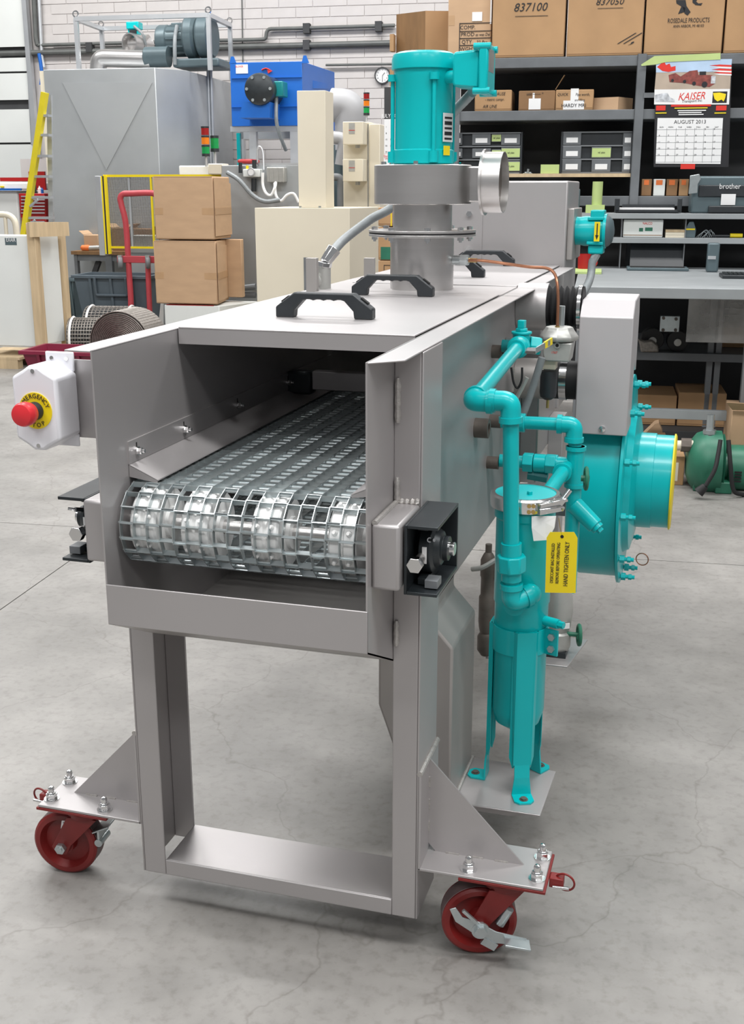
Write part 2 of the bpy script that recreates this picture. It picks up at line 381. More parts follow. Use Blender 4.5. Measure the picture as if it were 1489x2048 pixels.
# casters
def caster(sx, wx, wy, ax, brake):
    ax = Vector((ax[0], ax[1], 0)).normalized(); tr = Vector((-ax.y, ax.x, 0)); Z = Vector((0, 0, 1))
    if tr.dot(Vector((wx, wy, 0))-Vector((sx*.468, .235, 0))) < 0: tr = -tr
    c = Vector((wx, wy, .0762)); r = .0762; hw = .024
    top = Vector((sx*.468, .235, 0))
    fork = G().box(sx*.385, sx*.556, .166, .303, .1835, .1895)
    fork.cyl(top+Z*.168, top+Z*.1835, .040, .048, n=28).cyl(top+Z*.156, top+Z*.168, .046, n=28)
    f = M.p('caster', fork, 'caster_red', bevel=.001)
    for s in (-1, 1):
        o = ax*(s*.034)
        pts = [top+Z*.158+tr*(-.035)+o, top+Z*.158+tr*.035+o, c+tr*.024+Z*(-.002)+o, c+tr*.014-Z*.018+o, c-tr*.010-Z*.018+o, c-tr*.022+Z*.006+o]
        M.p('fork_leg', G().plate(pts, ax*s, .005), 'caster_red', f, bevel=.001)
    prof = [(.012, -hw-.004), (.022, -hw-.004), (.024, -hw+.014), (.052, -hw+.016), (.060, -hw-.001), (.070, -hw-.001), (r-.001, -hw+.003),
            (r-.001, hw-.003), (.070, hw+.001), (.060, hw+.001), (.052, hw-.016), (.024, hw-.014), (.022, hw+.004), (.012, hw+.004)]
    w = M.p('wheel', G().ring(c, ax, prof, 48), 'caster_red', f)
    M.p('tread', G().ring(c, ax, [(r-.003, -hw+.006), (r, -hw+.008), (r, hw-.008), (r-.003, hw-.006)], 48), 'tread', f)
    M.p('axle_nut', G().cyl(c-ax*.052, c+ax*.052, .006, n=12).cyl(c+ax*.039, c+ax*.050, .0125, n=6).cyl(c-ax*.050, c-ax*.039, .0125, n=6), 'zinc', f)
    # swivel lock pin with ring at the outer end of the plate
    px = sx*.556; q = M.p('lock_pin_block', G().box(px, px+sx*.028, .222, .246, .165, .186), 'caster_red', f, bevel=.002)
    M.p('pin_ring', G().torus((px+sx*.030, .232, .176), (.15, 1, .1), .019, .0022), 'caster_red', q)
    M.p('lock_pin', G().cyl((px+sx*.008, .218, .170), (px+sx*.040, .218, .172), .0035, n=12), 'chrome', q)
    if brake == 'front':
        o = ax*.050
        l = M.p('brake_lever', G().plate([c-tr*.092+o-Z*.018, c-tr*.088+o-Z*.034, c-tr*.022+o-Z*.028, c+tr*.012+o-Z*.008, c+tr*.050+o+Z*.020, c+tr*.062+o+Z*.048, c+tr*.050+o+Z*.052, c+tr*.036+o+Z*.030, c+tr*.004+o+Z*.020, c-tr*.030+o-Z*.002], ax, .003), 'zinc', f, bevel=.0008)
        M.p('brake_foot', G().obox(c-tr*.072+ax*.066-Z*.019, tr+Z*.2, ax, Z, .026, .016, .0025), 'zinc', f, bevel=.001)
        M.p('brake_clip', G().obox(c-tr*.018+ax*.051-Z*.030, tr+Z*.6, ax, Z-tr*.6, .016, .004, .008), 'zinc', f)
        M.p('brake_link', G().obox(c+tr*.020+ax*.052+Z*.030, tr-Z*.9, ax, Z+tr, .003, .003, .022), 'zinc', f)
        M.p('brake_spring', G().cyl(c-tr*.040+ax*.03+Z*.0, c-tr*.058+ax*.03+Z*.036, .010, n=14), 'zinc', f)
        M.p('brake_bolt', G().cyl(c+ax*.050, c+ax*.062, .013, n=6).cyl(c+ax*.050, c+ax*.054, .018, n=20), 'zinc', f)
    else:
        M.p('brake_pedal', G().obox(c-tr*.088+Z*.045, tr*-1+Z*.5, ax, Z+tr*.5, .022, .026, .002).obox(c-tr*.082+Z*.026, tr, ax, Z, .003, .024, .016), 'zinc', f, bevel=.001)
        M.p('brake_roller', G().cyl(c-tr*.082+Z*.012-ax*.02, c-tr*.082+Z*.012+ax*.026, .009), 'zinc', f)
        st = c+ax*.0395+Z*.058+tr*-.022
        s_ = M.p('maker_sticker', G().plate([st-tr*-.004-Z*.010+tr*.016, st+tr*.016+Z*.010, st-tr*.024+Z*.012, st-tr*.024-Z*.008], ax, .0006), 'white_paper', f)
        M.p('sticker_print', textg('STEEL', .012, st-tr*.004+ax*.001-Z*.003, -tr, Z), 'ink', f)
        M.p('sticker_print', textg('HAMILTON', .007, st-tr*.004+ax*.001+Z*.006, -tr, Z), 'ink', f)
caster(1, .418, .221, (.268, -.963), 'front')
caster(-1, -.525, .238, (.08, -1), 'back')

# take-up bearings either side
for sx in (-1, 1):
    bb = M.p('bearing_box', G().box(sx*BX, sx*.300, .022, FY0, .825, .943), 'stainless', bevel=.006)
    M.p('weld_bead', G().tube([(sx*(BX+.0055), .024+.143*t/8, .944) for t in range(9)], .005, n=8), 'weld', bb)
    M.p('weld_bead', G().tube([(sx*(BX+.010+.0048*t), FY0-.001, .945) for t in range(9)], [.005, .007, .005, .007, .004, .008, .006, .009, .006], n=8), 'weld', bb)
    fr_ = G().box(sx*.303, sx*.308, .04, .205, .815, .940).box(sx*.308, sx*.362, .04, .205, .934, .940).box(sx*.308, sx*.362, .04, .205, .815, .821).box(sx*.308, sx*.362, .199, .205, .821, .934)
    f = M.p('take_up_frame', fr_, 'black_metal', bevel=.001)
    g = G().lathe((sx*.318, .125, .878), (sx, 0, 0), [(.045, 0), (.045, .02), (.036, .024), (.03, .034), (.022, .036), (.022, .046)], 32)
    g.box(sx*.318, sx*.336, .078, .172, .822, .834).box(sx*.318, sx*.336, .078, .172, .921, .934)
    be = M.p('bearing', g, 'black_metal', f, bevel=.001)
    M.p('shaft_end', G().cyl((sx*.36, .125, .878), (sx*.374, .125, .878), .0125), 'chrome', f, bevel=.0015)
    M.p('take_up_screw', G().cyl((sx*.324, .044, .872), (sx*.324, .082, .872), .0085, n=16), 'brushed', f)
    M.p('screw_nut', G().cyl((sx*.324, .030, .872), (sx*.324, .046, .872), .0145, n=6), 'chrome', f, bevel=.001)
    M.p('grease_fitting', G().cyl((sx*.335, .080, .905), (sx*.342, .064, .910), .0045, n=10).cyl((sx*.342, .064, .910), (sx*.352, .056, .913), .003, n=10), 'chrome', f)
    M.p('slide_block', G().box(sx*.335, sx*.358, .060, .092, .823, .838), 'grey_paint', f, bevel=.001)
    M.p('end_bolt', G().cyl((sx*.340, .205, .905), (sx*.340, .216, .905), .013, n=6).cyl((sx*.340, .216, .905), (sx*.340, .226, .905), .008, n=12), 'chrome', f)
    M.p('maker_plate', G().box(sx*.326, sx*.334, .0765, .078, .862, .892), 'white_paper', f)

# belt guides along the side walls
for sx in (-1, 1):
    o = M.p('belt_guide', G().box(sx*(BX-.003), sx*(BX-.006), .105, 1.3, .994, 1.037)
        .plate([(sx*(BX-.004), .105, .994), (sx*(BX-.062), .105, .968), (sx*(BX-.062), 1.3, .968), (sx*(BX-.004), 1.3, .994)], (sx*.4, 0, .9), -.002)
        .plate([(sx*(BX-.004), .105, .992), (sx*(BX-.062), .105, .966), (sx*(BX-.060), .105, .962), (sx*(BX-.004), .105, .970)], (0, 1, 0), .002), 'stainless')
    for gy in (.135, .34, .62, .95):
        M.p('guide_slot', G().box(sx*(BX-.006), sx*(BX-.0066), gy-.002, gy+.002, 1.012, 1.030), 'black_hole', o)
        M.p('guide_bolt', G().cyl((sx*(BX-.006), gy, 1.014), (sx*(BX-.010), gy, 1.014), .0085).cyl((sx*(BX-.010), gy, 1.014), (sx*(BX-.017), gy, 1.014), .0065, n=6).cyl((sx*(BX-.017), gy, 1.014), (sx*(BX-.023), gy, 1.014), .0035, n=10), 'chrome', o)

# wire belt: bent flat strips hooked on rods, round the front roll
YB, ZB, NB = .120, .884, 16
PB = 2*.0745*sin(pi/NB); AP = PB/2/math.tan(pi/NB)
bx0, bx1, NC = -.238, .238, 18
CWX = (bx1-bx0)/NC
def strip_geo():
    g = G(); t = .0007; hh = .0052; d = .0022
    for j in range(NC):
        xa, xb = bx0+j*CWX, bx0+(j+1)*CWX
        ya = -PB/2-d if j % 2 == 0 else PB/2+d
        g.box(xa-t, xb+t, ya-t, ya+t, -hh, hh)
    for j in range(NC+1):
        x = bx0+j*CWX; g.box(x-t, x+t, -PB/2-d, PB/2+d, -hh, hh)
    return g
sme = mesh_of(strip_geo(), 'zinc', smooth=False)
rme = mesh_of(G().cyl((bx0-.004, 0, 0), (bx1+.004, 0, 0), .0023, n=8), 'zinc')
def off(x, y, z): return (x, y-1.2, z)
def put(me, name, loc, rx=0):
    o = link(bpy.data.objects.new(name, me)); o.parent = M.e; o.location = off(*loc); o.rotation_euler = (rx, 0, 0); return o
Rc = PB/2/sin(pi/NB)
for k in range(42):
    put(sme, 'belt_strip', (.0008*(k % 2), YB+k*PB, ZB+AP)); put(rme, 'belt_rod', (0, YB+k*PB+PB/2, ZB+AP))
for m_ in range(1, NB//2):
    a = m_*2*pi/NB
    put(sme, 'belt_strip', (.0008*(m_ % 2), YB-AP*sin(a), ZB+AP*cos(a)), a)
for m_ in range(0, NB//2):
    a = (m_+.5)*2*pi/NB
    put(rme, 'belt_rod', (0, YB-Rc*sin(a), ZB+Rc*cos(a)))
for k in range(30):
    put(sme, 'belt_strip', (.0008*(k % 2), YB+k*PB, ZB-AP), pi); put(rme, 'belt_rod', (0, YB+k*PB+PB/2, ZB-AP))
M.p('belt_shaft', G().cyl((-.30, YB, ZB), (.30, YB, ZB), .0135), 'brushed')
for xc in (-.1985, -.0955, .0415, .1865):
    g = G().ring((xc, YB, ZB), (1, 0, 0), [(.0136, -.034), (.0136, .034), (.03, .034), (.03, .027), (.064, .026), (.068, .022), (.068, .004), (.064, .001), (.064, -.001), (.068, -.004), (.068, -.022), (.064, -.026), (.03, -.027), (.03, -.034)], 40)
    sp = M.p('sprocket', g, 'white_plastic')
    for t in range(8):
        a = (2*t+1)*2*pi/NB
        dv = Vector((0, -sin(a), cos(a)))
        for s in (-.5, .5):
            M.p('tooth', G().cyl(Vector((xc+s*CWX, YB, ZB))+dv*.066, Vector((xc+s*CWX, YB, ZB))+dv*.0765, .0065, .003, n=10), 'white_plastic', sp)
# inside: cross bar, spray pipe
i0, i1 = PM(573, 742, 1, .95), PM(623, 790, 1, .95)
M.p('inner_bracket', G().box(i0.x, i1.x, .95, .99, i1.z, i0.z), 'black_metal', bevel=.006)
M.p('inner_bar', G().box(i1.x+.001, BX-.004, .955, .99, PM(680, 783, 1, .95).z, PM(680, 746, 1, .95).z), 'stainless', bevel=.002)
M.p('spray_pipe', G().tube(fillet([(.075, 1.0, 1.085), (.075, 1.0, 1.125), (.24, 1.0, 1.125)], .03), .018, 14), 'dark_iron')

# side tank and filter shelf
tk = [(.135, .633), (.135, .388), (.168, .295), (.215, .16), (.302, .16), (.302, .542), (BX, .60), (BX, .633)]
M.p('side_tank', G().prism(tk, 'y', .467, .71), 'stainless_dark', bevel=.006)
M.p('filter_shelf', G().prism([(.302, .492), (.500, .492), (.508, .70), (.302, .715)], 'z', .156, .160).plate([(.302, .492, .160), (.495, .492, .160), (.43, .50, .142), (.302, .50, .142)], (0, 1, 0), .003), 'stainless', bevel=.001)
M.p('weld_bead', G().tube([(.304, .49+.22*t/8, .162) for t in range(9)], .005, n=8), 'weld')
# sockets welded in the side wall
for y, z, r, l in ((.915, .932, .024, .034), (1.11, .911, .017, .03), (1.09, .806, .0165, .03), (1.115, 1.09, .017, .028)):
    g = G().ring((BX, y, z), (1, 0, 0), [(r, 0), (r, l), (r*.55, l), (r*.55, .004)], 28)
    M.p('pipe_socket', g, 'dark_iron')
for y, z0, z1 in ((1.60, 1.10, 1.18), (1.45, .93, 1.0)):
    M.p('weld_bead', G().box(BX, BX+.004, y, y+.012, z0, z1), 'weld')
M.p('wall_stiffener', G().box(BX, BX+.05, 1.63, 1.66, .62, H-.004), 'stainless', bevel=.002)

# ================================================================ EMERGENCY STOP BOX
E_ = T('emergency_stop_box', 'white emergency stop box with red mushroom button on yellow disc', 'control box', (-.34, .085, 1.05))
bp2 = G().box(-.345, -BX, .082, .085, 1.045, 1.19)
E_.p('mounting_plate', bp2, 'stainless', bevel=.001)
fx0, fx1, fz0, fz1 = -.416, -.325, 1.043, 1.178
xm = (fx0+fx1)/2
prof = [(fx0, fz0+.012), (fx0+.022, fz0), (xm-.010, fz0-.009), (xm+.010, fz0-.009), (fx1-.022, fz0), (fx1, fz0+.012), (fx1, fz1-.012), (fx1-.022, fz1), (xm+.010, fz1+.009), (xm-.010, fz1+.009), (fx0+.022, fz1), (fx0, fz1-.012)]
E_.p('enclosure', G().prism(prof, 'y', .006, .078), 'estop_white', bevel=.006, seg=3)
E_.p('mounting_ear', G().box(xm-.016, xm+.042, .074, .079, fz1-.01, fz1+.026), 'estop_white', bevel=.004)
E_.p('mounting_ear', G().box(xm-.006, xm+.042, .074, .079, fz0-.014, fz0+.01), 'estop_white', bevel=.004)
for ex in (xm-.002, xm+.028): E_.p('ear_screw', G().cyl((ex, .074, fz1+.014), (ex, .0725, fz1+.014), .004, n=12), 'chrome')
for ez in (fz0, fz1): E_.p('cover_screw', G().cyl((xm, .006, ez), (xm, .0045, ez), .004, n=12), 'chrome')
cz = 1.107
E_.p('legend_disc', G().cyl((xm, .0062, cz), (xm, .0045, cz), .033, n=48), 'yellow')
for wd_, r0, a0, a1, fl_ in (('EMERGENCY', .0265, 158, 22, 1), ('STOP', .0265, 236, 304, -1)):
    n = len(wd_)
    for i, ch in enumerate(wd_):
        a = radians(a0+(a1-a0)*i/(n-1)); rd = Vector((cos(a), 0, sin(a))); tg = Vector((sin(a), 0, -cos(a)))*fl_
        E_.p('letter', textg(ch, .0115, Vector((xm, .004, cz))+rd*r0, tg, rd*fl_), 'ink')
E_.p('button_collar', G().lathe((xm, .0045, cz), (0, -1, 0), [(.0165, 0), (.0165, .008), (.014, .012), (.014, .020)], 32), 'black_plastic')
bt = E_.p('mushroom_button', G().lathe((xm, .0045, cz), (0, -1, 0), [(.013, .016), (.019, .020), (.0215, .028), (.0215, .040), (.019, .046), (.010, .0485), (.001, .049)], 40), 'red_plastic')

# ================================================================ EXHAUST FAN ON THE DECK
FC = Vector((0, 1.37, 0)); fy = 1.37
def fz(py, yy=1.37, px=853): return PM(px, py, 1, yy).z
F = T('exhaust_fan', 'stainless exhaust fan with teal vertical motor standing on the machine deck', 'fan', (0, 1.37, H))
zF = fz(466); zS0 = fz(410, 1.24); zS1 = fz(328, 1.24); zM0 = zS1; zM1 = fz(97, 1.29)
F.p('lower_duct', G().cyl((0, fy, H+.002), (0, fy, zF-.006), .0875, n=64), 'brushed')
F.p('flange', G().cyl((0, fy, zF-.008), (0, fy, zF-.002), .147, n=64), 'brushed', bevel=.0008)
F.p('gasket', G().cyl((0, fy, zF-.002), (0, fy, zF+.003), .146, n=64), 'black_rubber')
F.p('flange', G().cyl((0, fy, zF+.003), (0, fy, zF+.009), .147, n=64), 'brushed', bevel=.0008)
for k in range(8):
    a = 2*pi*k/8+.35; q = Vector((.131*cos(a), fy+.131*sin(a), 0))
    F.p('flange_bolt', G().cyl(q+Vector((0, 0, zF-.022)), q+Vector((0, 0, zF+.018)), .004, n=10).cyl(q+Vector((0, 0, zF+.009)), q+Vector((0, 0, zF+.017)), .0085, n=6).cyl(q+Vector((0, 0, zF-.017)), q+Vector((0, 0, zF-.008)), .0085, n=6), 'chrome')
F.p('upper_duct', G().cyl((0, fy, zF+.009), (0, fy, zS0), .081, n=64), 'brushed')
F.p('scroll_housing', G().lathe((0, fy, zS0), (0, 0, 1), [(.128, 0), (.132, .002), (.132, zS1-zS0-.002), (.128, zS1-zS0)], 72), 'brushed')
F.p('outlet_duct', G().box(.06, .165, fy-.01, fy+.125, zS0+.006, zS1-.004), 'brushed', bevel=.004)
oc = Vector((.165, fy+.03, (zS0+zS1)/2+.006))
F.p('outlet_spigot', G().ring(oc, (1, 0, 0), [(.079, 0), (.079, .052), (.077, .052), (.077, 0)], 56), 'brushed')
F.p('outlet_shade_disc', G().cyl(oc+Vector((.030, 0, 0)), oc+Vector((.032, 0, 0)), .0765, n=40), 'dark_iron')  # dark disc added to stand in for the shade inside the outlet
F.p('outlet_flange', G().ring(oc, (1, 0, 0), [(.086, -.003), (.086, .003), (.077, .003), (.077, -.003)], 56), 'brushed')
for k in range(6):
    a = 2*pi*k/6+.6; q = Vector((.112*cos(a), fy+.112*sin(a), zS1))
    F.p('cover_bolt', G().cyl(q, q+Vector((0, 0, .008)), .007, n=6), 'chrome')
hM = zM1-zM0
mo = F.p('motor', G().lathe((0, fy, zM0), (0, 0, 1), [(.074, 0), (.083, .004), (.083, hM*.13), (.0765, hM*.14), (.0765, hM*.74), (.080, hM*.78), (.080, hM*.84), (.086, hM*.845), (.086, hM*.93), (.082, hM*.975), (.070, hM*.995), (.01, hM)], 56), 'teal')
for a in (-2.75, -1.0, .57, 2.14):
    q = Vector((.0835*cos(a), fy+.0835*sin(a), zM0))
    F.p('tie_bolt', G().cyl(q+Vector((0, 0, hM*.10)), q+Vector((0, 0, hM*.80)), .0055, n=12), 'teal', mo)
    F.p('bolt_lug', G().cyl(q+Vector((0, 0, hM*.74)), q+Vector((0, 0, hM*.80)), .013, n=12).cyl(q+Vector((0, 0, hM*.03)), q+Vector((0, 0, hM*.12)), .013, n=12), 'teal', mo) if 0 else (
        F.p('bolt_lug', G().cyl(q+Vector((0, 0, hM*.74)), q+Vector((0, 0, hM*.80)), .013, n=12), 'teal', mo), F.p('bolt_lug', G().cyl(q+Vector((0, 0, hM*.02)), q+Vector((0, 0, hM*.12)), .013, n=12), 'teal', mo))
da = Vector((.93, -.36, 0)).normalized(); ta = Vector((.36, .93, 0)).normalized()
np_ = FC+da*.0785+Vector((0, 0, zM0+hM*.33))
F.p('name_plate', G().obox(np_, ta, (0, 0, 1), da, .022, .036, .001), 'white_paper', mo)
for i in range(5): F.p('plate_print', G().obox(np_+da*.0013+Vector((0, 0, -.028+.013*i)), ta, (0, 0, 1), da, .017, .0045 if i % 2 else .0025, .0003), 'ink', mo)
F.p('arrow_sticker', G().obox(FC+da*.084+ta*-.012+Vector((0, 0, zM0+hM*.125)), ta, (0, 0, 1), da, .014, .012, .0008), 'yellow', mo)
# junction box on the motor
jc = PM(950, 142, 1, 1.33)
jb = F.p('junction_box', G().prism([(jc.x-.046, jc.z-.040), (jc.x-.05, jc.z-.03), (jc.x-.05, jc.z+.036), (jc.x-.046, jc.z+.044), (jc.x+.020, jc.z+.048), (jc.x+.020, jc.z-.046)], 'y', 1.29, 1.37), 'teal', bevel=.006)
F.p('box_cover', G().box(jc.x+.020, jc.x+.044, 1.278, 1.382, jc.z-.060, jc.z+.062), 'teal', jb, bevel=.005)
for dy, dz in ((-.046, -.052), (-.046, .054), (.046, -.052), (.046, .054)):
    F.p('cover_boss', G().cyl((jc.x+.006, 1.33+dy, jc.z+dz), (jc.x+.050, 1.33+dy, jc.z+dz), .0085, n=14), 'teal', jb)
F.p('box_label', G().box(jc.x+.044, jc.x+.0445, 1.29, 1.36, jc.z-.005, jc.z+.05), 'zinc', jb)
F.p('box_neck', G().cyl((.06, 1.345, jc.z-.012), (jc.x-.04, 1.33, jc.z-.012), .016), 'teal', jb)
# flexible conduit from the left of the machine up to the junction box
cA = PM(640, 565, 1, 1.38); cA.x = -.29; cA = Vector((-.285, 1.30, PM(648, 560, 1, 1.30).z))
cA = PM(650, 560, 1, 1.30); cB = PM(652, 508, 1, 1.30)
Cn = T('flexible_conduit', 'grey ribbed flexible conduit rising from the machine side to the teal fan motor', 'conduit', (cA.x, cA.y, cA.z-.06))
Cn.p('pipe_fitting', G().cyl((cA.x, cA.y, H-.03), (cA.x, cA.y, cB.z-.03), .017, n=20).cyl((cA.x, cA.y, cA.z-.015), (cA.x-.025, cA.y-.015, cA.z+.012), .012, n=16), 'grey_cast')
Cn.p('conduit_connector', G().cyl((cA.x, cA.y, cB.z-.035), (cA.x+.002, cA.y, cB.z-.022), .020, n=6).cyl((cA.x+.002, cA.y, cB.z-.022), (cA.x+.022, cA.y+.02, cB.z+.012), .017, .021, n=8), 'chrome', bevel=.001)
pts = [(cA.x+.018, cA.y+.016, cB.z+.005), PM(690, 478, 1, 1.42), PM(740, 440, 1, 1.52), PM(800, 398, 1, 1.62), PM(880, 260, 1, 1.56), PM(945, 185, 1, 1.40)]
def crom(P, k=8):
    P = [Vector(p) for p in P]; Q = [P[0]*2-P[1]]+P+[P[-1]*2-P[-2]]; out = []
    for i in range(1, len(Q)-2):
        for j in range(k):
            t = j/k; a, b, c, d = Q[i-1], Q[i], Q[i+1], Q[i+2]
            out.append(.5*((2*b)+(c-a)*t+(2*a-5*b+4*c-d)*t*t+(3*b-a-3*c+d)*t**3))
    return out+[P[-1]]
pp = crom(pts, 24); Cn.p('hose', G().tube(pp, [.0125 if i % 2 else .0135 for i in range(len(pp))], 14), 'conduit')
for px0, px1 in ((612, 633), (728, 748)):
    a = PM(px0, 545, 1, 1.2 if px0 < 700 else 1.75)
    T_ = T('lifting_post', 'square grey steel post beside the machine '+('near the conduit elbow' if px0 < 700 else 'behind the middle lid handle'), 'post', (-.30, a.y, H-.02))
    z1 = PM(px0, 516, 1, a.y).z
    x0, x1 = PM(px0, 545, 1, a.y).x, PM(px1, 545, 1, a.y).x
    T_.p('tube', G().box(x0, x1, a.y, a.y+.02, .9, z1), 'stainless_dark', bevel=.001)
    T_.p('bracket', G().box(x0, -BX-.001, a.y, a.y+.02, .9, .94), 'stainless_dark')

# ================================================================ BAG FILTER
fx, fy_ = .421, .629
B = T('bag_filter', 'teal bag filter vessel on three legs with stainless clamp ring', 'filter', (fx, fy_, .16))
B.p('vessel', G().lathe((fx, fy_, .30), (0, 0, 1), [(.004, 0), (.030, .004), (.050, .018), (.0595, .05), (.0595, .305), (.062, .31), (.062, .50), (.066, .505), (.066, .555)], 56), 'teal')
B.p('drain_plug', G().cyl((fx, fy_, .30), (fx, fy_, .272), .013, n=16).cyl((fx, fy_, .272), (fx, fy_, .262), .009, n=6), 'teal')
B.p('cap', G().ring((fx, fy_, .822), (0, 0, 1), [(.066, 0), (.066, .018), (.062, .018), (.058, .010), (.03, .006), (.004, .010), (.004, 0)], 56), 'teal')
B.p('cap_plug', G().cyl((fx+.010, fy_-.01, .826), (fx+.010, fy_-.01, .846), .011, n=20).cyl((fx+.010, fy_-.01, .846), (fx+.010, fy_-.01, .862), .0065, n=4), 'teal', bevel=.001)
cl = B.p('clamp_ring', G().ring((fx, fy_, .825), (0, 0, 1), [(.066, 0), (.075, .002), (.0765, .006), (.0765, .028), (.073, .032), (.066, .032)], 64), 'chrome')
for i, (aa, zz) in enumerate(((-1.62, .839), (-1.32, .833), (-1.32, .846), (-1.20, .833), (-1.20, .846))):
    d = Vector((cos(aa), sin(aa), 0)); B.p('rivet', G().cyl(Vector((fx, fy_, zz))+d*.0755, Vector((fx, fy_, zz))+d*.0775, .0045, n=12), 'brass', cl)
lq = Vector((fx, fy_, .842)); ld = Vector((cos(-.75), sin(-.75), 0)); lt = Vector((-ld.y, ld.x, 0))
B.p('latch', G().obox(lq+ld*.083, lt, ld, (0, 0, 1), .030, .005, .012).obox(lq+ld*.085+lt*.02+Vector((0, 0, .012)), lt, ld, (0, 0, 1), .020, .008, .003), 'chrome', cl, bevel=.001)
B.p('latch_bail', G().tube(fillet([lq+ld*.090-lt*.034, lq+ld*.094, lq+ld*.094+lt*.03, lq+ld*.088+lt*.03+Vector((0, 0, -.01))], .01), .0022, 8), 'chrome', cl)
B.p('latch_screw', G().cyl(lq+ld*.075+lt*.03, lq+ld*.080+lt*.055+Vector((0, 0, .030)), .0055, n=12).cyl(lq+ld*.075+lt*.03, lq+ld*.078+lt*.042+Vector((0, 0, .014)), .0075, n=12), 'chrome', cl)
# strap round the vessel and three bent legs
B.p('leg_strap', G().ring((fx, fy_, .497), (0, 0, 1), [(.0600, 0), (.0635, 0), (.0635, .058), (.0600, .058)], 56), 'teal')
sdx = Vector((cos(-.35), sin(-.35), 0)); sdy = Vector((-sdx.y, sdx.x, 0)); sc_ = Vector((fx, fy_, .526))
st = B.p('strap_tab', G().obox(sc_+sdx*.078, sdx, sdy, (0, 0, 1), .016, .003, .03), 'teal', bevel=.001)
for dz in (-.014, .014): B.p('strap_bolt', G().cyl(sc_+sdx*.080-sdy*.003+Vector((0, 0, dz)), sc_+sdx*.080-sdy*.009+Vector((0, 0, dz)), .0085, n=6), 'zinc', st)
for bxp, byp in ((.4535, .547), (.323, .632), (.468, .707)):
    d = (Vector((bxp, byp, 0))-Vector((fx, fy_, 0))).normalized(); t = Vector((-d.y, d.x, 0)); c = Vector((fx, fy_, 0)); Z = Vector((0, 0, 1))
    g = G()
    wds = [(.0665, .555, .0185), (.0665, .34, .0185), (.0665, .235, .0175), (.070, .205, .0175), (.070, .162, .0225)]
    g2 = []
    for r_, z_, w_ in wds: g2 += [c+d*r_+Z*z_-t*w_, c+d*r_+Z*z_+t*w_]
    for k in range(len(wds)-1): g.plate([g2[2*k], g2[2*k+1], g2[2*k+3], g2[2*k+2]], -d, .004)
    for s in (-1, 1):
        fl2 = [c+d*.0665+Z*.555+t*s*.0185, c+d*.0665+Z*.235+t*s*.0175, c+d*.060+Z*.225+t*s*.0185, c+d*.055+Z*.25+t*s*.0255, c+d*.055+Z*.555+t*s*.0255]
        g.plate(fl2, t*s, .003)
    lg = B.p('leg', g, 'teal', smooth=False)
    ft = [c+d*.067-t*.0225, c+d*.10-t*.0225, c+d*.110-t*.013, c+d*.110+t*.013, c+d*.10+t*.0225, c+d*.067+t*.0225]
    B.p('foot', G().plate([p+Z*.1605 for p in ft], (0, 0, 1), .004), 'teal', lg)
    B.p('foot_bolt', G().cyl(c+d*.094+Z*.1645, c+d*.094+Z*.169, .0075, n=6).cyl(c+d*.094+Z*.1645, c+d*.094+Z*.1655, .010, n=16), 'dark_iron', lg)
B.p('inlet_boss', G().cyl((fx-.002, fy_-.045, .625), (fx-.004, fy_-.085, .625), .024, n=24), 'teal')
B.p('gauge_plug', G().cyl((fx+.055, fy_-.02, .573), (fx+.088, fy_-.035, .573), .011, n=16).cyl((fx+.088, fy_-.035, .573), (fx+.100, fy_-.04, .573), .008, n=6), 'teal')
# paper tag and yellow tag
pa = PM(1083, 1080, 1, .555)
solo('paper_tag', 'small curled white paper tag hanging under the filter clamp ring', 'tag', (pa.x, .553, pa.z),
     G().plate([PM(1064, 1032, 1, .560), PM(1113, 1032, 1, .560), PM(1110, 1055, 1, .553), PM(1096, 1080, 1, .549), PM(1068, 1082, 1, .549), PM(1064, 1055, 1, .553)], (0, -1, 0), .0004), 'white_paper', fr='M', smooth=False)
ty = .52
def tg(px, py): return PM(px, py, 1, ty)
Y_ = T('yellow_hang_tag', 'yellow hang tag with black desiccant bag lettering tied to the filter', 'tag', tuple(tg(1123, 1185)))
Y_.p('tag_card', G().plate([tg(1091, 1185), tg(1152, 1186), tg(1156, 1076), tg(1149, 1064), tg(1101, 1064), tg(1094, 1075)], (0, -1, 0), .0006), 'yellow', smooth=False)
Y_.p('eyelet', G().cyl(tg(1125, 1073)+Vector((0, -.0006, 0)), tg(1125, 1073)+Vector((0, -.0012, 0)), .0035, n=16), 'black_hole')
Y_.p('tie_wire', G().tube([tg(1125, 1073), tg(1121, 1055), tg(1118, 1036)], .0008, 6), 'brass')
for body, px, py, sz in (('DESICCANT BAG INSTALLED', 1106, 1126, .0094), ('REMOVE BEFORE OPERATING', 1117, 1126, .0094), ('HAND TIGHTEN ONLY', 1134, 1128, .0130)):
    up = tg(px+2, 1100)-tg(px-1, 1160); up.normalize(); xr = Vector((0, -1, 0)).cross(up)
    Y_.p('tag_print', textg(body, sz, tg(px, py)+Vector((0, -.0010, 0)), up, Vector((-up.z, 0, up.x)) if 0 else up.cross(Vector((0, 1, 0)))*1, sx=.72), 'ink')

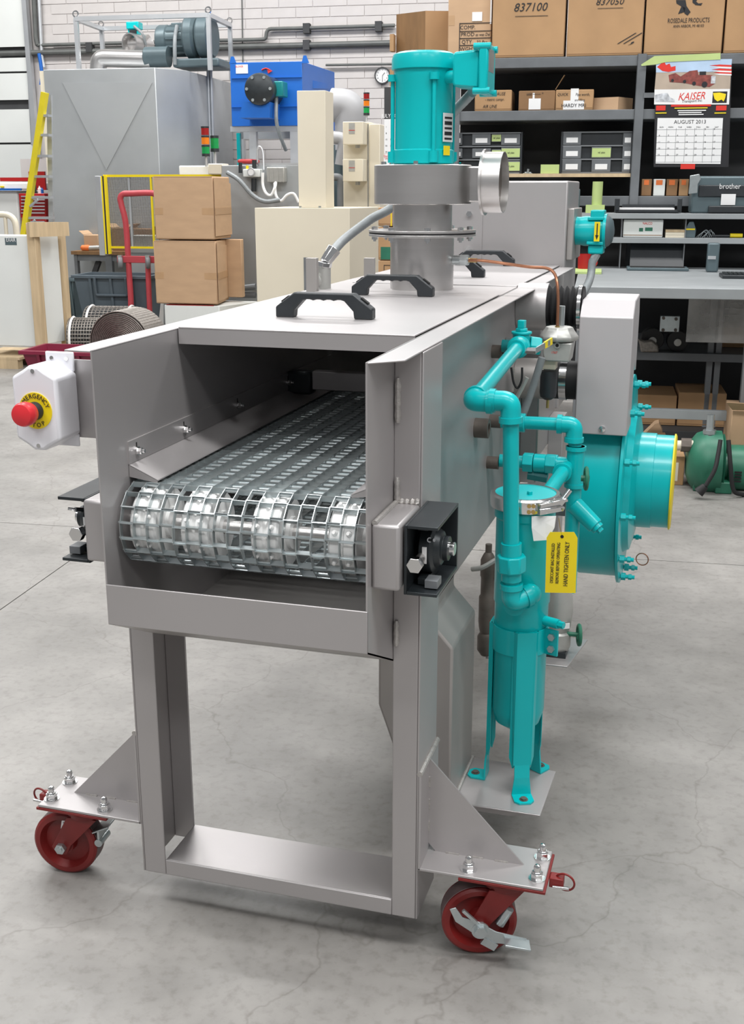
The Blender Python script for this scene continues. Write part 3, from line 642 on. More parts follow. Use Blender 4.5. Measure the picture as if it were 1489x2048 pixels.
# ================================================================ TEAL PIPEWORK
def elbow(t, corner, a, b, r=.0167, par=None, m='teal'):
    c = Vector(corner); a = Vector(a).normalized(); b = Vector(b).normalized(); L_ = r*2.0
    e = t.p('elbow', G().tube(fillet([c+a*L_, c, c+b*L_], L_*.9, 8), r*1.28, 20), m, par)
    t.p('elbow_collar', G().cyl(c+a*(L_-.002), c+a*(L_+.010), r*1.48, n=24), m, e)
    t.p('elbow_collar', G().cyl(c+b*(L_-.002), c+b*(L_+.010), r*1.48, n=24), m, e)
    return e
p0 = PM(1024, 1205, 1, .53); p1 = PM(1022, 803, 1, .53)
Q = T('feed_pipe_run', 'teal feed pipe with elbows and union rising in front of the bag filter', 'pipe', tuple(p0))
ax_ = (p1-p0).normalized()
Q.p('riser_pipe', G().cyl(p0+ax_*.03, p1-ax_*.03, .0167, n=28), 'teal')
un = p0+ax_*.088
Q.p('union', G().lathe(un, ax_, [(.0215, -.038), (.0215, -.022), (.026, -.018)], 24, True), 'teal')
Q.p('union_nut', G().cyl(un-ax_*.018, un+ax_*.018, .0315, n=8), 'teal', bevel=.003)
Q.p('union_end', G().cyl(un+ax_*.018, un+ax_*.045, .022, n=24), 'teal')
elbow(Q, p0, ax_, (.8, .6, .25)); 
q0 = Vector((fx-.003, fy_-.083, .628))
Q.p('outlet_elbow', G().tube(fillet([p0+Vector((.026, .02, .008)), p0+Vector((.040, .028, .016)), q0+Vector((.012, .03, .0))], .02), .0225, 20), 'teal')
e2 = PM(945, 802, 1, .53); e2.y = .53
elbow(Q, p1, -ax_, (-1, 0, 0)); elbow(Q, e2, (1, 0, 0), (0, 1, .03))
Q.p('nipple', G().cyl(e2+Vector((.03, 0, 0)), p1-Vector((.03, 0, 0)), .0167, n=24), 'teal')
tee = PM(1043, 690, 1, 1.10)
Q.p('long_pipe', G().cyl(e2+Vector((0, .03, 0)), tee-Vector((0, .06, 0)), .0167, n=28), 'teal')
ve = Q.p('ball_valve', G().lathe(tee-Vector((0, .075, 0)), (0, 1, 0), [(.022, 0), (.022, .018), (.027, .022), (.027, .05), (.022, .055), (.022, .062)], 20), 'teal')
Q.p('valve_stem', G().cyl(tee+Vector((.02, -.05, -.006)), tee+Vector((.045, -.05, -.006)), .009, n=6), 'chrome', ve)
Q.p('valve_lever', G().bar(tee+Vector((.040, -.052, -.008)), tee+Vector((.066, .04, .004)), .003, .014), 'zinc', ve)
Q.p('lever_grip', G().bar(tee+Vector((.057, .01, .0)), tee+Vector((.069, .055, .006)), .0045, .017), 'yellow', ve)
Q.p('tee', G().cyl(tee+Vector((0, -.022, 0)), tee+Vector((0, .03, 0)), .0225, n=24).cyl(tee+Vector((0, 0, -.02)), tee+Vector((0, 0, .028)), .022, n=24), 'teal')
Q.p('tee_plug', G().cyl(tee+Vector((0, 0, .028)), tee+Vector((0, 0, .034)), .026, n=24).cyl(tee+Vector((0, 0, .034)), tee+Vector((0, 0, .042)), .016, n=6).cyl(tee+Vector((0, 0, .042)), tee+Vector((0, 0, .062)), .0125, n=4, ph=.6), 'teal', bevel=.0015)
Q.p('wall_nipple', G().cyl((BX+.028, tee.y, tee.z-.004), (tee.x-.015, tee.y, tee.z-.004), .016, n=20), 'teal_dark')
Q.p('side_cap', G().cyl(tee+Vector((.018, .01, 0)), tee+Vector((.045, .02, -.004)), .024, n=6), 'teal', bevel=.002)

# second run: return line with tee and strainer
y2 = 1.11
w1 = Vector((BX+.03, y2, .911)); c1 = PM(1150, 850, 1, y2); t2 = PM(1151, 932, 1, y2); w3 = Vector((BX+.03, y2-.01, t2.z+.004))
S = T('return_pipe_run', 'teal return pipe loop with tee and slanted strainer between filter and blower', 'pipe', (c1.x, y2, t2.z-.1))
S.p('top_pipe', G().cyl(w1-Vector((.002, 0, 0)), c1-Vector((.03, 0, 0)), .0167, n=28), 'teal')
S.p('coupling', G().cyl(w1+Vector((.016, 0, 0)), w1+Vector((.062, 0, 0)), .0245, n=24), 'teal', bevel=.002)
elbow(S, c1, (-1, 0, 0), (0, 0, -1))
S.p('drop_pipe', G().cyl(c1-Vector((0, 0, .03)), t2+Vector((0, 0, .03)), .0167, n=28), 'teal')
S.p('tee', G().cyl(t2+Vector((0, 0, .052)), t2-Vector((0, 0, .05)), .0225, n=28).cyl(t2, t2-Vector((.045, 0, 0)), .0215, n=24), 'teal')
for dz in (.052, -.045): S.p('tee_collar', G().cyl(t2+Vector((0, 0, dz)), t2+Vector((0, 0, dz-.010)), .026, n=28), 'teal')
S.p('tee_collar', G().cyl(t2-Vector((.045, 0, 0)), t2-Vector((.055, 0, 0)), .026, n=28), 'teal')
S.p('cross_pipe', G().cyl(w3, t2-Vector((.05, 0, 0)), .0167, n=24), 'teal')
for xa, xb, rr_, nn in ((.02, .045, .024, 20), (.062, .088, .026, 6), (.090, .120, .0235, 24), (.120, .146, .026, 6)):
    S.p('union_piece', G().cyl(w3+Vector((xa, 0, 0)), w3+Vector((xb, 0, 0)), rr_, n=nn), 'teal', bevel=.0015)
fo = Vector((t2.x-.03, .74, t2.z+.005))
S.p('filter_pipe', G().cyl(Vector((t2.x-.02, y2-.02, t2.z)), fo, .0167, n=24), 'teal')
S.p('filter_pipe_collar', G().cyl(Vector((t2.x-.024, y2-.06, t2.z)), Vector((t2.x-.023, y2-.085, t2.z)), .0235, n=24), 'teal')
S.p('down_pipe', G().cyl(t2-Vector((0, 0, .05)), t2-Vector((0, 0, .34)), .0195, n=24), 'teal')
s0 = t2+Vector((.002, -.005, -.10)); s1 = PM(1192, 1052, 1, y2-.02)
S.p('strainer', G().cyl(s0, s1, .0235, .021, n=28), 'teal', bevel=.002)
sd = (s1-s0).normalized()
S.p('strainer_plug', G().cyl(s1, s1+sd*.010, .0165, n=20).cyl(s1+sd*.010, s1+sd*.020, .009, n=6), 'teal')
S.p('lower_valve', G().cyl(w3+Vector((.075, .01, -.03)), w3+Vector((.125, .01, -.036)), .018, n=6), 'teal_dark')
hw_ = PM(1173, 957, 1, 1.03)
S.p('hand_wheel', G().torus(hw_, (1, .2, 0), .026, .005, 20, 8).cyl(hw_-Vector((.012, 0, 0)), hw_+Vector((.008, 0, 0)), .008, n=12).bar(hw_-Vector((0, .024, 0)), hw_+Vector((0, .024, 0)), .006, .006), 'green_paint', label='dull green hand wheel')

# steam trap and small motor behind the filter
st0 = PM(975, 1090, 1, .86)
K = T('steam_trap', 'brown cast steam trap standing against the machine wall behind the filter', 'valve', (st0.x, .86, .45))
K.p('trap_body', G().lathe((st0.x+.004, .86, PM(975, 1310, 1, .86).z), (0, 0, 1), [(.012, 0), (.022, .015), (.022, .05), (.016, .06), (.019, .075), (.0205, .09), (.0205, .155), (.017, .16), (.017, .205), (.019, .21), (.019, .25), (.012, .265), (.008, .27), (.008, .29)], 24), 'dark_iron')
K.p('trap_branch', G().cyl((st0.x, .86, PM(975, 1150, 1, .86).z), (st0.x+.05, .87, PM(975, 1150, 1, .86).z), .012, n=16), 'dark_iron')
K.p('air_hose', G().tube(crom([(st0.x-.03, .83, .60), (st0.x+.0, .82, .612), (st0.x+.05, .84, .645)], 8), .006, 10), 'film' if 0 else 'grey_cast')
m0 = PM(1128, 1225, 1, .95)
K2 = T('small_pump', 'small grey pump on a tray beyond the filter with green hand wheel', 'pump', (m0.x, .95, .33))
tz = PM(1120, 1312, 1, .92).z
K2.p('tray', G().prism([(.302, .86), (m0.x+.025, .86), (m0.x+.055, 1.05), (.302, 1.05)], 'z', tz-.004, tz), 'stainless', bevel=.001)
K2.p('pump_body', G().lathe((m0.x-.012, .94, tz+.012), (0, 0, 1), [(.03, 0), (.034, .01), (.034, .045), (.028, .05), (.032, .06), (.036, .10), (.034, .14), (.026, .17), (.01, .18)], 28), 'grey_cast')
K2.p('pump_foot', G().box(m0.x-.04, m0.x+.015, .905, .975, tz, tz+.014), 'black_metal')
K2.p('maker_plate', G().obox((m0.x+.012, .912, tz+.085), (1, .6, 0), (0, 0, 1), (.6, -1, 0), .009, .007, .001), 'white_paper')
h2 = PM(1159, 1270, 1, .93)
K2.p('hand_wheel', G().torus(h2, (1, .25, 0), .024, .005, 20, 8).cyl(h2-Vector((.03, 0, 0)), h2+Vector((.006, 0, 0)), .006, n=12).bar(h2-Vector((0, .022, 0)), h2+Vector((0, .022, 0)), .006, .006), 'green_paint', label='dull green hand wheel')

# ================================================================ AIR REGULATOR AND COPPER TUBE
ry = 1.30
rc = PM(1118, 690, 1, ry)
def rz_(py): return PM(1118, py, 1, ry).z
R_ = T('air_regulator', 'grey cast air regulator with octagonal lid and black filter bowl', 'regulator', (rc.x, ry, rz_(800)))
R_.p('lid', G().lathe((rc.x, ry, rz_(676)), (0, 0, 1), [(.048, -.006), (.052, 0), (.052, .006), (.040, .022), (.036, .030), (.004, .033)], 8), 'grey_cast', bevel=.002)
R_.p('body', G().prism([(-.040+rc.x, rz_(682)), (.040+rc.x, rz_(682)), (.034+rc.x, rz_(720)), (-.034+rc.x, rz_(720))], 'y', ry-.036, ry+.04), 'grey_cast', bevel=.004)
R_.p('body_mark', textg('1767', .008, (rc.x-.006, ry-.0365, rz_(702)), (1, 0, 0), (0, 0, 1)), 'ink_red')
R_.p('vent_hole', G().cyl((rc.x+.001, ry-.0365, rz_(687)), (rc.x+.001, ry-.040, rz_(687)), .008, n=16), 'grey_cast')
R_.p('vent_hole_dark', G().cyl((rc.x+.001, ry-.040, rz_(687)), (rc.x+.001, ry-.0405, rz_(687)), .0045, n=16), 'black_hole')
bx_ = PM(1098, 760, 1, ry).x
R_.p('filter_head', G().box(bx_-.020, bx_+.020, ry-.02, ry+.02, rz_(738), rz_(720)), 'cream', bevel=.003)
R_.p('filter_bowl', G().lathe((bx_, ry, rz_(800)), (0, 0, 1), [(.010, 0), (.021, .008), (.023, .02), (.023, .078)], 28), 'black_plastic')
R_.p('bowl_drain', G().cyl((bx_, ry, rz_(800)), (bx_, ry, rz_(817)), .004, n=10), 'brass')
R_.p('mount_bracket', G().box(BX+.002, bx_-.02, ry+.005, ry+.015, rz_(700), rz_(680)), 'zinc')
R_.p('top_stem', G().cyl((rc.x+.003, ry+.006, rz_(655)), (rc.x+.003, ry+.006, rz_(612)), .009, n=20), 'zinc')
R_.p('tube_fitting', G().cyl((rc.x-.003, ry-.02, rz_(672)), (rc.x-.003, ry-.02, rz_(650)), .0065, n=6), 'brass')
U = T('copper_tube', 'thin copper tube arching from the fan duct down to the air regulator', 'tube', (rc.x-.003, ry-.02, rz_(650)))
cs = Vector((.087, fy, fz(520, 1.37, 920)))
cpt = [cs+Vector((.03, 0, 0)), cs+Vector((.085, -.01, .0)), PM(1010, 527, 1, 1.36), PM(1060, 534, 1, 1.34), PM(1092, 536, 1, 1.33), PM(1108, 545, 1, 1.32), PM(1115, 565, 1, 1.30), PM(1117, 600, 1, 1.29), (rc.x-.003, ry-.02, rz_(650))]
U.p('bent_tube', G().tube(crom(cpt, 8), .0042, 10), 'copper')
U.p('brass_fitting', G().cyl(cs+Vector((.045, 0, 0)), cs+Vector((.068, -.004, 0)), .0065, n=6), 'brass')
U.p('duct_coupling', G().cyl(cs, cs+Vector((.045, 0, 0)), .013, n=20).cyl(cs+Vector((.022, 0, 0)), cs+Vector((.042, 0, 0)), .016, n=6), 'zinc')
V_ = T('hanging_hose', 'grey and black hoses hanging along the machine wall below the ball valve', 'hose', (.30, 1.2, .95))
V_.p('grey_hose', G().tube(crom([PM(1085, 715, 1, 1.25), PM(1068, 770, 1, 1.25), PM(1052, 815, 1, 1.25), PM(1040, 845, 1, 1.25)], 8), .010, 12), 'conduit')
V_.p('clear_hose', G().tube(crom([PM(1055, 755, 1, 1.22), PM(1045, 775, 1, 1.22), PM(1033, 800, 1, 1.22), PM(1030, 830, 1, 1.22)], 8), .006, 10), 'grey_cast')
V_.p('black_wire', G().tube(crom([PM(1023, 735, 1, 1.2), PM(1028, 765, 1, 1.2), PM(1036, 776, 1, 1.2), PM(1044, 760, 1, 1.2), PM(1045, 735, 1, 1.2)], 8), .003, 8), 'black_rubber')

# ================================================================ BLOWER WITH BELT GUARD
by = 1.72
bc = PM(1215, 955, 1, by); rv = .30
xl, xr = bc.x-.070, bc.x+.055
W_ = T('centrifugal_blower', 'big teal centrifugal blower with round inlet and grey belt guard', 'blower', (bc.x, by, bc.z-rv))
vol = G().lathe((xl, by, bc.z), (1, 0, 0), [(rv-.01, 0), (rv, .008), (rv, xr-xl-.004), (rv-.004, xr-xl)], 64)
W_.p('volute', vol, 'teal')
W_.p('side_plate', G().lathe((xr, by, bc.z), (1, 0, 0), [(rv+.02, 0), (rv+.02, .008), (rv+.012, .010)], 64), 'teal')
W_.p('side_ring', G().lathe((xr+.010, by, bc.z), (1, 0, 0), [(.225, 0), (.215, .018), (.165, .030)], 56), 'teal')
W_.p('inlet_spigot', G().ring((xr+.03, by, bc.z), (1, 0, 0), [(.145, 0), (.145, .055), (.141, .056), (.141, .108), (.132, .108), (.132, 0)], 56), 'teal')
W_.p('inlet_cap', G().lathe((xr+.138, by, bc.z), (1, 0, 0), [(.146, 0), (.146, .004), (.14, .007), (.01, .008)], 56), 'yellow')
for k in range(12):
    a = 2*pi*k/12+.13; q = Vector((xr+.008, by+(rv)*cos(a), bc.z+(rv)*sin(a)))
    W_.p('stud', G().cyl(q, q+Vector((.045, 0, 0)), .006, n=10).cyl(q+Vector((.004, 0, 0)), q+Vector((.018, 0, 0)), .0115, n=6).cyl(q+Vector((.026, 0, 0)), q+Vector((.036, 0, 0)), .009, n=6), 'teal')
W_.p('tag_ring', G().torus((xr+.075, by-.2, bc.z-.19), (.2, 1, 0), .018, .0016, 24, 6), 'copper')
gy0 = by-.17
def gp(px, py, yy): return PM(px, py, 1, yy)
gz1 = PM(1215, 868, 1, by-rv*.96).z
yg = by-rv-.005
za, zb_ = PM(1215, 635, 1, yg).z, PM(1215, 600, 1, yg).z
gl, gr = PM(1155, 740, 1, yg).x, PM(1262, 740, 1, yg).x
zc_ = PM(1215, 600, 1, yg+.05).z
gd = W_.p('belt_guard', G().prism([(yg, gz1), (yg, za), (yg+.05, zc_), (yg+.22, zc_+.004), (yg+.25, zc_-.05), (yg+.25, zc_-.22), (yg+.16, za-.14), (yg+.16, gz1)], 'x', gl, gr), 'belt_guard', bevel=.003)
W_.p('guard_screw', G().lathe((PM(1205, 858, 1, yg).x, yg, PM(1205, 858, 1, yg).z), (0, -1, 0), [(.010, 0), (.009, .004), (.002, .006)], 20), 'chrome', gd)
W_.p('support_beam', G().box(BX+.001, xl+.004, by-.05, by+.15, bc.z-.12, bc.z-.06), 'grey_paint')
bl = PM(1140, 610, 1, 1.62)
BL = T('rubber_bellows', 'black rubber bellows joining the machine wall to the belt guard', 'bellows', (.30, 1.70, bl.z-.06))
pf = []
x0_, x1_ = BX+.085, gl-.001
yb2 = yg+.10; zb2 = PM(1145, 615, 1, yb2).z
for k in range(6): pf += [(.060, (x1_-x0_)*k/6), (.050, (x1_-x0_)*(k+.5)/6)]
pf.append((.060, x1_-x0_)); BL.p('bellows', G().lathe((x0_, yb2, zb2), (1, 0, 0), pf, 32), 'black_rubber', ang=80)
BL.p('wall_port', G().cyl((BX+.001, yb2, zb2), (x0_, yb2, zb2), .066, n=32), 'stainless')
BL.p('hose_clamp', G().ring((x1_-.014, yb2, zb2), (1, 0, 0), [(.0615, 0), (.0635, 0), (.0635, .01), (.0615, .01)], 32), 'chrome')
z3 = PM(1140, 760, 1, yb2).z
BL2 = T('duct_coupling', 'black rubber duct coupling below the bellows with steel band', 'coupling', (.30, yb2, z3-.06))
BL2.p('wall_port', G().cyl((BX+.001, yb2, z3), (x0_, yb2, z3), .058, n=32), 'stainless_dark')
BL2.p('sleeve', G().cyl((x0_, yb2, z3), (x1_, yb2, z3), .055, n=32), 'black_rubber')
BL2.p('steel_band', G().ring((x1_-.055, yb2, z3), (1, 0, 0), [(.056, 0), (.058, 0), (.058, .02), (.056, .02)], 32), 'chrome')

# ================================================================ DRIVE MOTOR AT THE FAR END
dm = PM(1180, 462, 1, 2.55)
dx0, dx1 = .286, PM(1214, 462, 1, 2.55).x
D_ = T('drive_motor', 'teal drive motor with black fan cover bolted to the end box', 'motor', (dm.x, 2.55, dm.z-.07))
ln = dx1-dx0; rr2 = .058
D_.p('housing', G().lathe((dx0, 2.55, dm.z), (1, 0, 0), [(.050, 0), (.05, ln*.15), (rr2-.005, ln*.28), (rr2-.005, ln*.88), (rr2+.003, ln*.90), (rr2+.003, ln)], 40), 'teal')
for a in (.7, 2.3, 3.9, 5.5):
    q = Vector((0, (rr2+.001)*cos(a), (rr2+.001)*sin(a)))
    D_.p('rib', G().bar(Vector((dx0+ln*.4, 2.55, dm.z))+q, Vector((dx1-.006, 2.55, dm.z))+q*1.03, .012, .012), 'teal', bevel=.003)
D_.p('terminal_box', G().box(dx0+ln*.48, dx1-.008, 2.51, 2.59, dm.z+rr2-.012, dm.z+rr2+.016), 'teal', bevel=.004)
D_.p('lower_box', G().box(dx0+ln*.45, dx1-.006, 2.51, 2.59, dm.z-rr2-.022, dm.z-rr2+.012), 'teal', bevel=.006)
D_.p('fan_cover', G().lathe((dx1, 2.55, dm.z), (1, 0, 0), [(rr2-.001, 0), (rr2-.006, .010), (rr2-.02, .022), (.01, .028)], 36), 'steel_blue')
sq = Vector((dx0+ln*.74, 2.55-rr2-.001, dm.z))
sk = D_.p('arrow_sticker', G().box(sq.x-.010, sq.x+.010, sq.y-.001, sq.y, sq.z-.034, sq.z+.034), 'orange_tag' if 0 else 'yellow')
D_.p('arrow_print', G().prism([(sq.x-.002, sq.z+.028), (sq.x+.002, sq.z+.028), (sq.x+.002, sq.z-.012), (sq.x+.006, sq.z-.012), (sq.x, sq.z-.029), (sq.x-.006, sq.z-.012), (sq.x-.002, sq.z-.012)], 'y', sq.y-.0016, sq.y-.001), 'ink', sk)
ce = Vector((dx0+ln*.72, 2.53, dm.z-rr2-.022))
D_.p('cable_gland', G().cyl(ce, ce+Vector((-.012, -.01, -.03)), .017, .014, n=8), 'zinc')
D_.p('cable_conduit', G().tube(crom([ce+Vector((-.012, -.01, -.025)), PM(1180, 560, 1, 2.4), PM(1160, 600, 1, 2.2), PM(1150, 640, 1, 2.0)], 8), .014, 14), 'conduit')

# ================================================================ BACKGROUND HELPERS
def bxr(x0, y0, x1, y1, v, dep, g=None):
    u0, u1, z0, z1 = RC(x0, y0, x1, y1, v); return (g or G()).box(u0, u1, v, v+dep, z0, z1)
def org_r(x0, y0, x1, y1, v, dep=0, z=None):
    u0, u1, z0, z1 = RC(x0, y0, x1, y1, v); return ((u0+u1)/2, v+dep/2, z0 if z is None else z)
def carton(label, x0, y0, x1, y1, v, dep, m='cardboard', group=None, tape=True, z0=None, name='cardboard_box', writing=()):
    u0, u1, za, zb = RC(x0, y0, x1, y1, v)
    if z0 is not None: za = z0
    t = T(name, label, 'box', ((u0+u1)/2, v+dep/2, za), 'R', group)
    t.p('box_body', G().box(u0, u1, v, v+dep, za, zb), m, bevel=.006)
    um = (u0+u1)/2
    if tape:
        t.p('top_seam', G().box(u0+.005, u1-.005, v+dep/2-.003, v+dep/2+.003, zb, zb+.001), 'cardboard_dark')
        t.p('tape', G().box(u0+.003, u0+.15*(u1-u0), v-.0008, v, (za+zb)/2-.03, (za+zb)/2+.03), 'tape')
    t.p('bottom_crease', G().box(u0+.004, u1-.004, v-.001, v, za+.012, za+.016), 'cardboard_dark')
    for w in writing:
        body, px, py, hpx, m2 = w[:5]; sx = w[5] if len(w) > 5 else 1
        p = PR(px, py, v-.002); sz = abs(PR(px, py, v).z-PR(px, py+hpx, v).z)
        t.p('writing', textg(body, sz, p, (1, 0, 0), (0, 0, 1), sx=sx, shear=w[6] if len(w) > 6 else 0), m2)
    return t

# ================================================================ SHELVING AND WORKBENCH
SV = 6.0
SH = T('steel_shelving', 'dark grey steel shelving unit standing behind the workbench', 'shelf', (1.0, SV+.2, 0), 'R')
ul = PR(905, 240, SV).x; ur = 2.9
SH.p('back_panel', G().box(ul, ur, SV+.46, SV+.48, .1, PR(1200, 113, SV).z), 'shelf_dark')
for nm, y0, y1, m in (('top_shelf', 113, 134, 'shelf_grey'), ('shelf_board', 220, 240, 'shelf_grey'), ('shelf_rail', 392, 412, 'shelf_grey')):
    z1, z0 = PR(1150, y0, SV).z, PR(1150, y1, SV).z
    SH.p(nm, G().box(ul, ur, SV, SV+.46, z0, z1), m, bevel=.003)
zp1, zp0 = PR(1130, 347, SV).z, PR(1130, 354, SV).z
SH.p('wood_plank', G().box(ul, PR(1262, 350, SV).x, SV+.02, SV+.4, zp0, zp1), 'wood')
for x0, x1 in ((1268, 1286),):
    u0, u1 = PR(x0, 250, SV).x, PR(x1, 250, SV).x
    SH.p('upright', G().box(u0, u1, SV-.012, SV, .1, PR(1276, 108, SV).z).box(u0, u0+.004, SV-.012, SV+.03, .1, PR(1276, 108, SV).z), 'shelf_grey')
    SH.p('cross_clip', G().box(u1-.005, u1+.11, SV-.02, SV-.012, PR(1290, 196, SV).z, PR(1290, 186, SV).z), 'shelf_grey')
SH.p('upright', G().box(ul, ul+.05, SV-.012, SV, .1, PR(1276, 108, SV).z), 'shelf_grey')
SH.p('upright', G().box(ur-.05, ur, SV-.012, SV, .1, PR(1276, 108, SV).z), 'shelf_grey')
# bench with two riser shelves
BV = 4.3
bu0 = PR(1150, 575, BV).x; zt = PR(1300, 575, BV).z; zt0 = PR(1300, 597, BV).z
WB = T('workbench', 'long grey steel workbench with lower shelf and two riser shelves', 'workbench', (1.6, 5.1, 0), 'R')
WB.p('bench_top', G().box(bu0, 2.9, BV, SV-.04, zt0, zt), 'bench_top', bevel=.004)
for nm, y0, y1 in (('riser_shelf', 427, 438), ('riser_shelf', 476, 487)):
    u_, z1, z0 = 0, PR(1350, y0, 5.72).z, PR(1350, y1, 5.72).z
    WB.p(nm, G().box(PR(1195, y0, 5.72).x, 2.9, 5.72, SV-.02, z0, z1), 'bench_top', bevel=.002)
for px in (1243, 1371): WB.p('riser_divider', G().box(PR(px, 460, 5.74).x, PR(px+2, 460, 5.74).x, 5.74, SV-.02, zt, PR(1350, 427, 5.72).z), 'grey_paint')
WB.p('front_rail', bxr(1270, 820, 1462, 839, 4.42, .04), 'bench_top', bevel=.002)
for x0, x1 in ((1416, 1428), (1432, 1444)):
    u0, u1, z0, z1 = RC(x0, 600, x1, 815, 5.05); WB.p('leg', G().box(u0, u1, 5.05, 5.09, 0, zt0), 'grey_paint', bevel=.003)
WB.p('leg', G().box(bu0+.02, bu0+.07, 4.4, 4.45, 0, zt0), 'grey_paint', bevel=.003)
WB.p('leg', G().box(1.40, 1.45, 4.42, 4.47, 0, zt0), 'grey_paint', bevel=.003)
WB.p('leg', G().box(2.8, 2.85, 4.4, 4.45, 0, zt0), 'grey_paint', bevel=.003)
WB.p('lower_shelf', G().box(bu0+.02, 2.9, 5.0, SV-.05, PR(1350, 722, 5.0).z, PR(1350, 706, 5.0).z), 'shelf_grey', bevel=.002)
zb1 = PR(1350, 862, 4.9).z
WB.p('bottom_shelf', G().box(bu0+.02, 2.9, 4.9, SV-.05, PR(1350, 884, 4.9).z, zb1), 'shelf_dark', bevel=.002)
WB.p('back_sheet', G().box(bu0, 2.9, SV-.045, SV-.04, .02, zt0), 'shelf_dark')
# top shelf cartons
zA = PR(1150, 113, SV).z+.001
GT = 'cartons on the top shelf'
FT = carton('tan carton with printed form lines, beside the numbered cartons', 897, -40, 984, 108, SV+.06, .35, z0=zA, m='cardboard', writing=(('COMP.', 936, 55, 11, 'ink'), ('PROD', 936, 69, 11, 'ink'), ('QTY', 934, 84, 11, 'ink'), ('WGHT.', 937, 98, 11, 'ink'), ('as was Del', 966, 69, 9, 'ink', .8, .2), ('22 Pcs', 964, 84, 9, 'ink', 1, .2)))
for y in (46, 62, 76, 90, 104): FT.p('form_line', bxr(920, y-.6, 984, y+.6, SV+.0565, .002), 'ink')
FT.p('form_line', bxr(919, 46, 920.4, 104, SV+.0565, .002), 'ink')
FT.p('paper_label', bxr(945, 24, 965, 42, SV+.0565, .002), 'white_paper')
FT.p('packing_tape', bxr(981, 0, 984, 48, SV+.0565, .002), 'white_paper')
carton('large old carton with handwritten underlined number, beside the form-printed carton', 986, -60, 1132, 111, SV+.01, .42, 'cardboard_old', z0=zA, tape=False, writing=(('837100', 1061, 15, 24, 'ink', 1, .25), ('_____', 1064, 24, 20, 'ink', 1.4)))
carton('large old carton with handwritten number and three black marker strokes', 1137, -60, 1289, 111, SV+.01, .42, 'cardboard_old', z0=zA, tape=False, writing=(('837050', 1220, 4, 18, 'ink', 1.1, .25), ('_____', 1222, 9, 18, 'ink', 1.2), ('//,', 1252, 78, 30, 'ink', 1.5, .9)))
rb = carton('large carton printed with a maker name and black emblem on the top shelf', 1293, -60, 1450, 108, SV+.01, .42, 'cardboard_old', z0=zA, tape=False, writing=(('ROSEDALE PRODUCTS', 1378, 41, 13, 'ink', .66), ('ANN ARBOR, MI 48103', 1378, 52, 8, 'ink', .8)))
def pts_r(L, v): return [tuple(PR(x, y, v)) for x, y in L]
for L in ([(1353, 0), (1372, 0), (1374, 12), (1382, 24), (1376, 31), (1370, 27), (1366, 14), (1354, 7)], [(1364, 12), (1372, 16), (1370, 24), (1357, 28)], [(1386, -2), (1396, -2), (1393, 3), (1398, 7), (1406, 6), (1403, 11), (1392, 10), (1386, 5)]):
    rb.p('emblem', G().plate(pts_r(L, SV+.009), (0, -1, 0), .0006), 'ink', smooth=False)
carton('large plain carton with rounded corner at the far end of the top shelf', 1454, -60, 1600, 106, SV+.01, .42, 'cardboard_old', z0=zA, tape=False)
# second shelf cartons
zB = PR(1150, 220, SV).z+.001
carton('open-topped carton with pencilled list on the second shelf, beside the fan motor', 950, 180, 1024, 219, SV+.05, .3, 'cardboard_old', z0=zB, tape=False, writing=(('HARRY BAUSE', 988, 188, 9, 'ink', .85, .2), ('- metric compr.', 990, 199, 8, 'ink', .8, .2), ('AIR LINE', 980, 213, 9, 'ink', .85, .2)))
c2 = carton('scuffed carton with grey taped patch on the second shelf', 1038, 181, 1111, 219, SV+.05, .3, 'cardboard_dark', z0=zB, tape=False, writing=(('unit ~~~~ *', 1070, 188, 8, 'ink', .9, .2),))
c2.p('tape_patch', bxr(1058, 197, 1082, 219, SV+.0485, .001), 'white_paper')
c2.p('tape_patch', bxr(1066, 186, 1070, 198, SV+.0487, .001), 'white_paper')
c2.p('lifted_flap', G().plate([tuple(PR(1111, 179, SV+.06)), tuple(PR(1111, 179, SV+.3)), tuple(PR(1131, 151, SV+.3)), tuple(PR(1129, 150, SV+.06))], (1, 0, 0), .004), 'cardboard_old')
c3 = carton('carton marked quick pipe with white paper cross on the second shelf', 1112, 179, 1188, 218, SV+.05, .3, 'cardboard_old', z0=zB, tape=False, writing=(('QUICK', 1126, 189, 8, 'ink', .9, .2), ('Pipe worth,', 1166, 189, 8, 'ink', .8, .2), ('and filling', 1160, 200, 7, 'ink', .8, .2)))
c3.p('paper_patch', bxr(1127, 201, 1169, 219, SV+.0485, .001), 'white_paper'); c3.p('paper_patch', bxr(1142, 177, 1158, 202, SV+.0487, .001), 'white_paper')
c3.p('writing', textg('HARDY MRI', .030, PR(1148, 211, SV+.047), (1, 0, 0), (0, 0, 1)), 'ink')
pb = T('cardboard_box', 'low plain carton turned cornerwise on the second shelf beside the upright', 'box', (PR(1226, 218, SV+.15).x, SV+.15, zB), 'R')
pb.p('box_body', G().prism([(PR(1188, 210, SV+.1).x, SV+.1), (PR(1237, 210, SV+.04).x, SV+.04), (PR(1266, 210, SV+.18).x, SV+.18), (PR(1216, 210, SV+.3).x, SV+.3)], 'z', zB, PR(1230, 194, SV+.05).z), 'cardboard')
